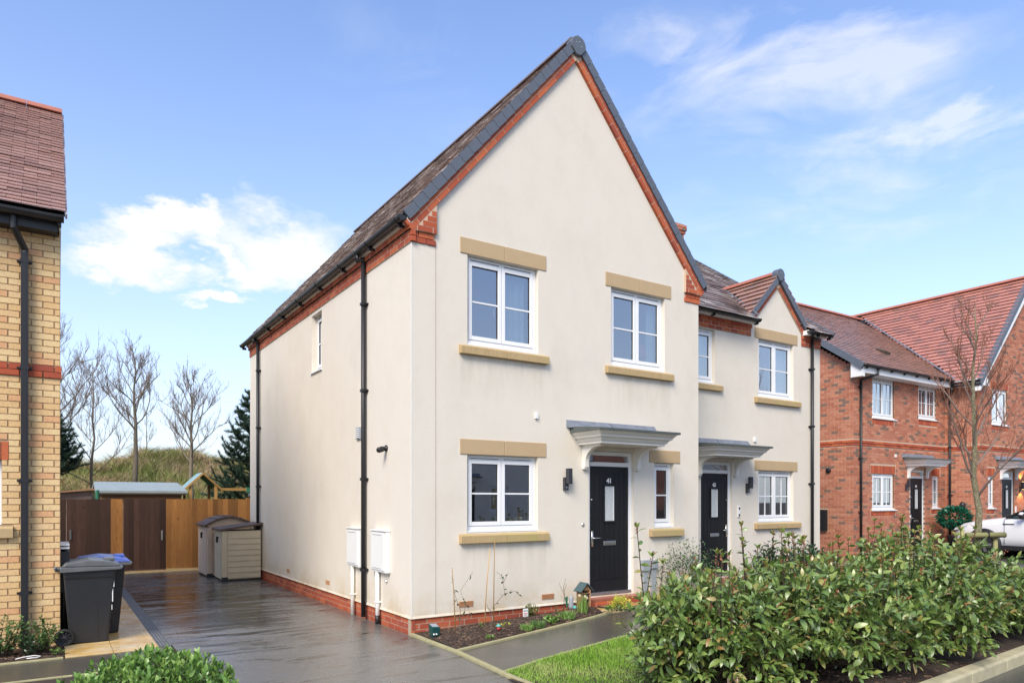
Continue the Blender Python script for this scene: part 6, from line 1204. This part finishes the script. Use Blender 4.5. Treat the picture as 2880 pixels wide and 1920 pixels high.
z = soil(2.48, -.2); t = thing('garden_ornament', (2.48, -.17, z), 'small grey and teal ornament leaning beside the insect house', 'ornament'); MB().lathe((2.48, -.17, z), Z, [(.035, 0), (.045, .05), (.03, .12), (.035, .16), (.015, .20)], 10).build('figure', 'grey_plastic', t, True); MB().lathe((2.51, -.22, z), Z, [(.03, 0), (.03, .04), (.01, .06)], 8).build('teal_base', 'toy_teal', t, True); m = MB(); m.hexa([(2.43, -.13, z+.02), (2.445, -.13, z+.02), (2.445, -.12, z+.02), (2.43, -.12, z+.02), (2.40, -.13, z+.17), (2.45, -.13, z+.19), (2.45, -.12, z+.19), (2.40, -.12, z+.17)]); m.build('wing', 'felt_green', t)
# plant tag, ornament, solar light
z = soil(1.58, -.30); t = thing('plant_tag', (1.58, -.30, z), 'white square plant tag with pink print stuck in the mulch', 'plant tag'); MB().box((1.575, -.296, z-.02), (1.585, -.292, z+.03)).build('stake', 'white_paint', t); MB().box((1.54, -.302, z+.015), (1.625, -.298, z+.125)).build('card', 'white_paint', t); MB().box((1.547, -.3035, z+.088), (1.618, -.3022, z+.103)).build('print', 'felt_roof', t)
for i in range(3): MB().lathe((1.562+i*.021, -.3022, z+.06), NY, [(.008, 0), (.006, .003)], 8).build('print', 'red_cloth', t); MB().box((1.556+i*.021, -.3034, z+.025), (1.568+i*.021, -.3022, z+.048)).build('print', 'petal', t)
z = soil(.83, -.80); t = thing('toadstool_ornament', (.83, -.80, z), 'small ornament with teal top and red jewelled base', 'ornament'); MB().lathe((.83, -.80, z), Z, [(.015, 0), (.026, .015), (.02, .04), (.014, .045)], 12).build('base', 'toy_red', t, True); MB().lathe((.83, -.80, z+.045), Z, [(.03, 0), (.032, .008), (.02, .024), (.004, .03)], 12).build('cap', 'toy_teal', t, True)
z = soil(.12, -.42); t = thing('solar_light', (.13, -.42, z), 'dark teal solar ground light near the corner of house 41', 'light'); m = MB(); m.hexa([(.07, -.46, z), (.17, -.46, z), (.17, -.38, z), (.07, -.38, z), (.06, -.47, z+.13), (.18, -.47, z+.12), (.18, -.36, z+.15), (.06, -.36, z+.16)]); m.build('body', 'teal_plastic', t, bev=.01); m = MB(); m.hexa([(.075, -.455, z+.128), (.165, -.455, z+.12), (.165, -.375, z+.147), (.075, -.375, z+.155), (.075, -.455, z+.133), (.165, -.455, z+.125), (.165, -.375, z+.152), (.075, -.375, z+.16)]); m.build('solar_panel', 'grey_plastic', t)
for dx in (.085, .12): MB().lathe((dx, -.472, z+.04), NY, [(.012, 0), (.010, .01)], 8).build('lens', 'white_paint', t)
# door mat
m = MB(); pts = [(3.42+.44*math.cos(q), -.19-.27*math.sin(q), gz(3.4)+.008) for q in np.linspace(0, math.pi, 24)]; m.prism(pts, (0, 0, .018)); t = m.build('door_mat', 'mat_orange', None, label='half round orange brown door mat at door 41', cat='door mat', bev=.004)
m = MB(); m.tube([(p[0], p[1], p[2]+.012) for p in pts], .012, 8); m.build('mat_edge', 'rubber', t, True)
# ------------------------------------------------------------------ trees
def bare_tree(name, x, y, z0, H, trunk_r, first, label, mat='tree_bark', spread=.9, seed=1, group=None, nb=15, twmat='twig', vase=.0, lean=0, depth=3):
    rs = random.Random(seed); t = thing(name, (x, y, z0), label, 'tree', group); tm = MB(); lm = MB(); tw = MB()
    n = 9; pts = [Vector((x+lean*(i/(n-1))+(rs.gauss(0, .03*H/5) if 0 < i < n-1 else 0), y+(rs.gauss(0, .03*H/5) if i else 0), z0+H*.93*i/(n-1))) for i in range(n)]
    rr = [trunk_r*(1-i/(n-1))**.9+.006 for i in range(n)]; tm.tube(pts, rr, 8)
    def at(f): f *= n-1; i = min(int(f), n-2); return pts[i].lerp(pts[i+1], f-i)
    def grow(p, d, L, r, lev):
        k = 5; q = [p]; dd = d.copy()
        for i in range(k):
            dd = (dd+Vector((rs.gauss(0, .13), rs.gauss(0, .13), rs.gauss(0, .09)+.09+.05*lev))).normalized(); q.append(q[-1]+dd*L/k)
        (lm if lev == 0 else tw).tube(q, r, 5 if lev == 0 else 3, False, max(.002, r*.3))
        if lev >= depth: return
        m = (6, 5, 4)[min(lev, 2)] if lev else 8
        for j in range(m):
            f = rs.uniform(.18, 1); i = min(int(f*k), k-1); b = q[i].lerp(q[i+1], f*k-i) if i < k else q[-1]
            nd = ((q[i+1]-q[i]).normalized()+Vector((rs.gauss(0, .55), rs.gauss(0, .55), rs.gauss(.15, .35)))).normalized(); grow(b, nd, L*rs.uniform(.32, .55), max(.0028, r*.5), lev+1)
    for i in range(nb):
        f = first+(1-first)*(i/nb)**1.05*.97; th = i*2.4+seed; up = .35+.9*f+vase; d = Vector((math.cos(th), math.sin(th), up)).normalized(); L = H*spread*(.46*(1-f)+.12); grow(at(f), d, L, trunk_r*.42*(1-.6*f), 0)
    tm.build('trunk', mat, t, True); lm.build('limbs', mat if mat == 'tree_bark' else 'twig', t, True); tw.build('twigs', twmat, t, True); return t
TG = 'bare trees on the bank'
for (x, y, H_, r, fi, sp, sd_, nb, lb, vs) in ((-2.75, 19.4, 5.6, .050, .20, .80, 3, 14, 'slim bare tree with straight pale trunk, behind the left end of the grey roofed shed', .15),
    (-1.33, 21.0, 5.4, .095, .42, .95, 8, 15, 'bare tree with low wide fork, second from house 41 on the bank', .1),
    (.26, 18.9, 5.0, .080, .36, .95, 21, 16, 'bare tree with dense upright crown above the climbing frame', .15),
    (-4.1, 20.5, 6.3, .10, .25, 1.0, 34, 16, 'large bare tree partly hidden behind the yellow brick house', .1),
    (-.6, 24.6, 2.3, .02, .2, .8, 40, 8, 'tiny bare sapling on the crest of the bank', .2)):
    z0 = float(hill_z(x, y))-.1; bare_tree('bare_tree', x, y, z0, H_, r, fi, lb, 'tree_bark', sp, sd_, TG, nb, vase=vs, depth=3 if H_ > 3 else 2)
def pine(x, y, z0, H_, r, label, seed):
    rs = random.Random(seed); t = thing('pine_tree', (x, y, z0), label, 'tree', 'pines on the bank'); tm = MB(); tm.tube([(x, y, z0), (x+.03, y, z0+H_*.5), (x, y, z0+H_)], [.09, .05, .012], 7); P, D, S = [], [], []; br = MB()
    n = 72
    for i in range(n):
        f = .06+.92*i/n; th = i*2.4+seed; L = r*(1-f)**.75*rs.uniform(.75, 1.1)+.12; b = Vector((x, y, z0+H_*f)); d = Vector((math.cos(th), math.sin(th), .30)); q = [b, b+d*L*.5, b+d*L*.85+Vector((0, 0, L*.12)), b+d*L+Vector((0, 0, L*.38))]; br.tube(q, .018*(1-f)+.006, 4, False, .004)
        sh = [(q, 1)]+[([q[1].lerp(q[2], rs.random()), q[1].lerp(q[2], .5)+Vector((rs.gauss(0, .25), rs.gauss(0, .25), rs.uniform(.05, .28)))*L], .7) for _ in range(6)]
        for pts, w in sh:
            for a, c in zip(pts[:-1], pts[1:]):
                k = int((c-a).length*420)
                for j in range(k):
                    p = a.lerp(c, rs.random()); ax = (c-a).normalized(); P.append(tuple(p)); D.append(tuple(ax*.9+Vector((rs.gauss(0, .6), rs.gauss(0, .6), rs.gauss(.15, .5))))); S.append(rs.uniform(.07, .12))
    tm.build('trunk', 'stem_dark', t, True); br.build('branches', 'stem_dark', t, True); tag(leaves('foliage', P, D, np.array(S)*1.3, 'needles', 'needle', t), kind='stuff')
pine(1.62, 15.6, 1.0, 4.3, 1.35, 'dark green pine on the bank beside the back corner of house 41', 2); pine(-4.0, 18.6, 2.2, 2.5, 1.0, 'smaller pine half hidden by the yellow brick house', 5)
# street tree with stakes
bare_tree('street_tree', 11.55, -1.7, .15, 5.9, .075, .30, 'young bare street tree tied to a low wooden frame', 'mossy_bark', .62, 61, None, 18, 'twig_red', .55, -.25, depth=2)
t = thing('tree_stake', (11.5, -1.75, .15), 'mossy two post timber frame supporting the street tree', 'tree stake'); ux, uy = .8368, -.5476
def sp_(a, b, z): return (11.55+ux*a-uy*0*b+.5476*b*-1, -1.7+uy*a-.8368*b, z)
MB().tube([sp_(-.40, .10, .1), sp_(-.40, .10, 1.16)], .042, 10).build('post', 'stake', t, True); MB().tube([sp_(.26, .10, .1), sp_(.26, .10, 1.06)], .042, 10).build('post', 'stake', t, True); MB().tube([sp_(-.36, .17, 1.05), sp_(.40, .17, 1.06)], .055, 12).build('cross_rail', 'stake', t, True)
MB().tube([sp_(.03, .02, 1.0), sp_(.05, .235, 1.02), sp_(.05, .235, 1.10), sp_(.03, .02, 1.12)], .014, 6).build('tree_tie', 'rubber', t, True)
# ------------------------------------------------------------------ silver car
def car():
    x0, y0, g = 14.3, -.75, .165;  t = thing('parked_car', (x0+2.4, y0+.95, g), 'silver car parked nose left on the forecourt behind the staked tree', 'car'); Wd = 1.92
    prof = [(0, .42), (.02, .62), (.12, .80), (.35, .93), (.75, 1.02), (1.25, 1.08), (1.45, 1.10)]
    def sec(x, w, z0, z1, mb, xs): pass
    # body: lofted sections across the width
    X = [0, .10, .30, .70, 1.2, 1.5, 2.2, 3.2, 4.2, 4.65, 4.75]; top = [.62, .82, .93, 1.02, 1.09, 1.11, 1.12, 1.14, 1.12, 1.05, .85]; hw = [.62, .80, .90, .95, .96, .96, .96, .96, .94, .90, .80]; bot = [.38, .30, .28, .28, .28, .28, .28, .28, .30, .32, .42]
    def body(z_hi, m, side=1.0):
        V = []; 
        for x, tz, h, b in zip(X, top, hw, bot):
            for (q, z) in ((-h*.96, b), (-h, b+(tz-b)*.35), (-h*.99, b+(tz-b)*.75), (-h*.93, tz-.05), (-h*.80, tz), (0, tz+.035), (h*.80, tz), (h*.93, tz-.05), (h*.99, b+(tz-b)*.75), (h, b+(tz-b)*.35), (h*.96, b)): V.append((x0+x, y0+.96+q, g+z))
        k = 11; m.add(V, [(i*k+j, (i+1)*k+j, (i+1)*k+j+1, i*k+j+1) for i in range(len(X)-1) for j in range(k-1)]+[tuple(range(k)), tuple(range((len(X)-1)*k, len(X)*k))[::-1]]+[(i*k, i*k+k-1, (i+1)*k+k-1, (i+1)*k) for i in range(len(X)-1)])
    m = MB(); body(0, m); bo = m.build('body', 'car_paint', t, True)
    m = MB(); V = []
    for (x, z, h) in ((1.42, 1.11, .86), (2.35, 1.56, .70), (3.0, 1.63, .70), (3.9, 1.60, .66), (4.6, 1.12, .78)):
        V += [(x0+x, y0+.96-h-.0, g+z), (x0+x, y0+.96+h, g+z)]
    base = [(1.42, 1.09, .88), (2.35, 1.10, .90), (3.0, 1.10, .90), (3.9, 1.10, .89), (4.62, 1.08, .80)]; n0 = len(V)
    for (x, z, h) in base: V += [(x0+x, y0+.96-h, g+z), (x0+x, y0+.96+h, g+z)]
    Fc = [(2*i, 2*i+1, 2*i+3, 2*i+2) for i in range(4)]; Fs = [(2*i, 2*i+2, n0+2*i+2, n0+2*i) for i in range(4)]+[(2*i+1, 2*i+3, n0+2*i+3, n0+2*i+1) for i in range(4)]
    m.add(V, Fs+[Fc[0], Fc[3]]); m.build('windows', 'car_glass', t); m = MB(); m.prism([(x0+2.30, y0+.24, g+1.575), (x0+3.0, y0+.24, g+1.645), (x0+3.95, y0+.26, g+1.615), (x0+3.95, y0+.26, g+1.56), (x0+2.3, y0+.24, g+1.54)], (0, 1.44, 0)); m.build('roof', 'car_paint', t, bev=.02)
    for (a, b) in (((1.40, 1.10), (2.34, 1.57)), ((2.66, 1.10), (2.70, 1.60)), ((3.85, 1.60), (4.6, 1.12))):
        for yy in (y0+.96-.90, ): m = MB(); m.tube([(x0+a[0], yy+.01, g+a[1]), (x0+b[0], yy+.01+.18, g+b[1])], .032, 6); m.build('pillar', 'car_black', t)
    for wx in (.88, 3.78):
        for (yy, s) in ((y0+.0, -1), (y0+1.92, 1)):
            m = MB(); m.lathe((x0+wx, yy+s*.012-s*.02, g+.37), (0, s, 0), [(.44, 0), (.44, .012), (.40, .03)], 28); m.build('wheel_arch', 'car_black', t, True)
            m = MB(); m.lathe((x0+wx, yy-s*.20, g+.37), (0, s, 0), [(.30, 0), (.37, .02), (.37, .22), (.35, .24), (.26, .235), (.255, .20)], 28); wo = m.build('wheel', 'rubber', t, True)
            m = MB(); m.lathe((x0+wx, yy+s*.0, g+.37), (0, s, 0), [(.06, 0), (.06, .03), (.03, .04)], 12)
            for i in range(5):
                q = i*1.2566; c, sn = math.cos(q), math.sin(q); m.hexa([(x0+wx+c*.03-sn*.03, yy, g+.37+sn*.03+c*.03), (x0+wx+c*.25-sn*.04, yy, g+.37+sn*.25+c*.04), (x0+wx+c*.25+sn*.04, yy, g+.37+sn*.25-c*.04), (x0+wx+c*.03+sn*.03, yy, g+.37+sn*.03-c*.03), (x0+wx+c*.03-sn*.03, yy+s*.03, g+.37+sn*.03+c*.03), (x0+wx+c*.25-sn*.04, yy+s*.02, g+.37+sn*.25+c*.04), (x0+wx+c*.25+sn*.04, yy+s*.02, g+.37+sn*.25-c*.04), (x0+wx+c*.03+sn*.03, yy+s*.03, g+.37+sn*.03-c*.03)])
            m.build('rim', 'rim', wo)
    for (yy) in (y0+.10, y0+1.62): m = MB(); m.hexa([(x0+.06, yy, g+.72), (x0+.42, yy-.045 if yy < y0+1 else yy+.02, g+.80), (x0+.42, yy+.2, g+.80), (x0+.04, yy+.22, g+.72), (x0+.12, yy, g+.80), (x0+.46, yy-.03 if yy < y0+1 else yy+.02, g+.89), (x0+.46, yy+.2, g+.92), (x0+.09, yy+.22, g+.82)]); m.build('headlight', 'headlamp', t, bev=.01)
    m = MB(); m.hexa([(x0-.012, y0+.42, g+.50), (x0-.0, y0+1.5, g+.50), (x0+.05, y0+1.5, g+.50), (x0+.05, y0+.42, g+.50), (x0+.0, y0+.42, g+.68), (x0+.0, y0+1.5, g+.68), (x0+.06, y0+1.5, g+.70), (x0+.06, y0+.42, g+.70)]); m.build('grille', 'car_black', t)
    m = MB(); m.lathe((x0+1.78, y0-.12, g+1.16), (1, 0, 0), [(.05, -.02), (.085, .03), (.085, .10), (.06, .13)], 12); mo = m.build('mirror', 'car_black', t, True); MB().box((x0+1.80, y0-.06, g+1.08), (x0+1.88, y0+.06, g+1.13)).build('mirror_arm', 'car_black', t); m = MB(); m.lathe((x0+1.775, y0-.12, g+1.19), (1, 0, 0), [(.04, .0), (.075, .03), (.075, .09), (.05, .12)], 12); m.build('mirror_cap', 'car_paint', t, True)
    m = MB(); m.box((x0+.5, y0-.002, g+.24), (x0+4.4, y0+.03, g+.36)); m.build('sill_trim', 'car_black', t)
    for (a, z0_, z1_) in ((1.38, .40, 1.06), (2.70, .40, 1.08), (3.6, .5, 1.08)): MB().box((x0+a, y0-.003, g+z0_), (x0+a+.008, y0+.02, g+z1_)).build('door_gap', 'car_black', t)
    MB().box((x0+1.35, y0-.006, g+.93), (x0+1.62, y0+.01, g+.95)).build('side_trim', 'car_black', t)
    for a in (2.45, 3.4): MB().box((x0+a, y0-.012, g+.96), (x0+a+.18, y0+.01, g+.985)).build('door_handle', 'car_paint', t)
    t.location = (18.45, -.78, g); t.rotation_euler = (0, 0, R(-90))
car()
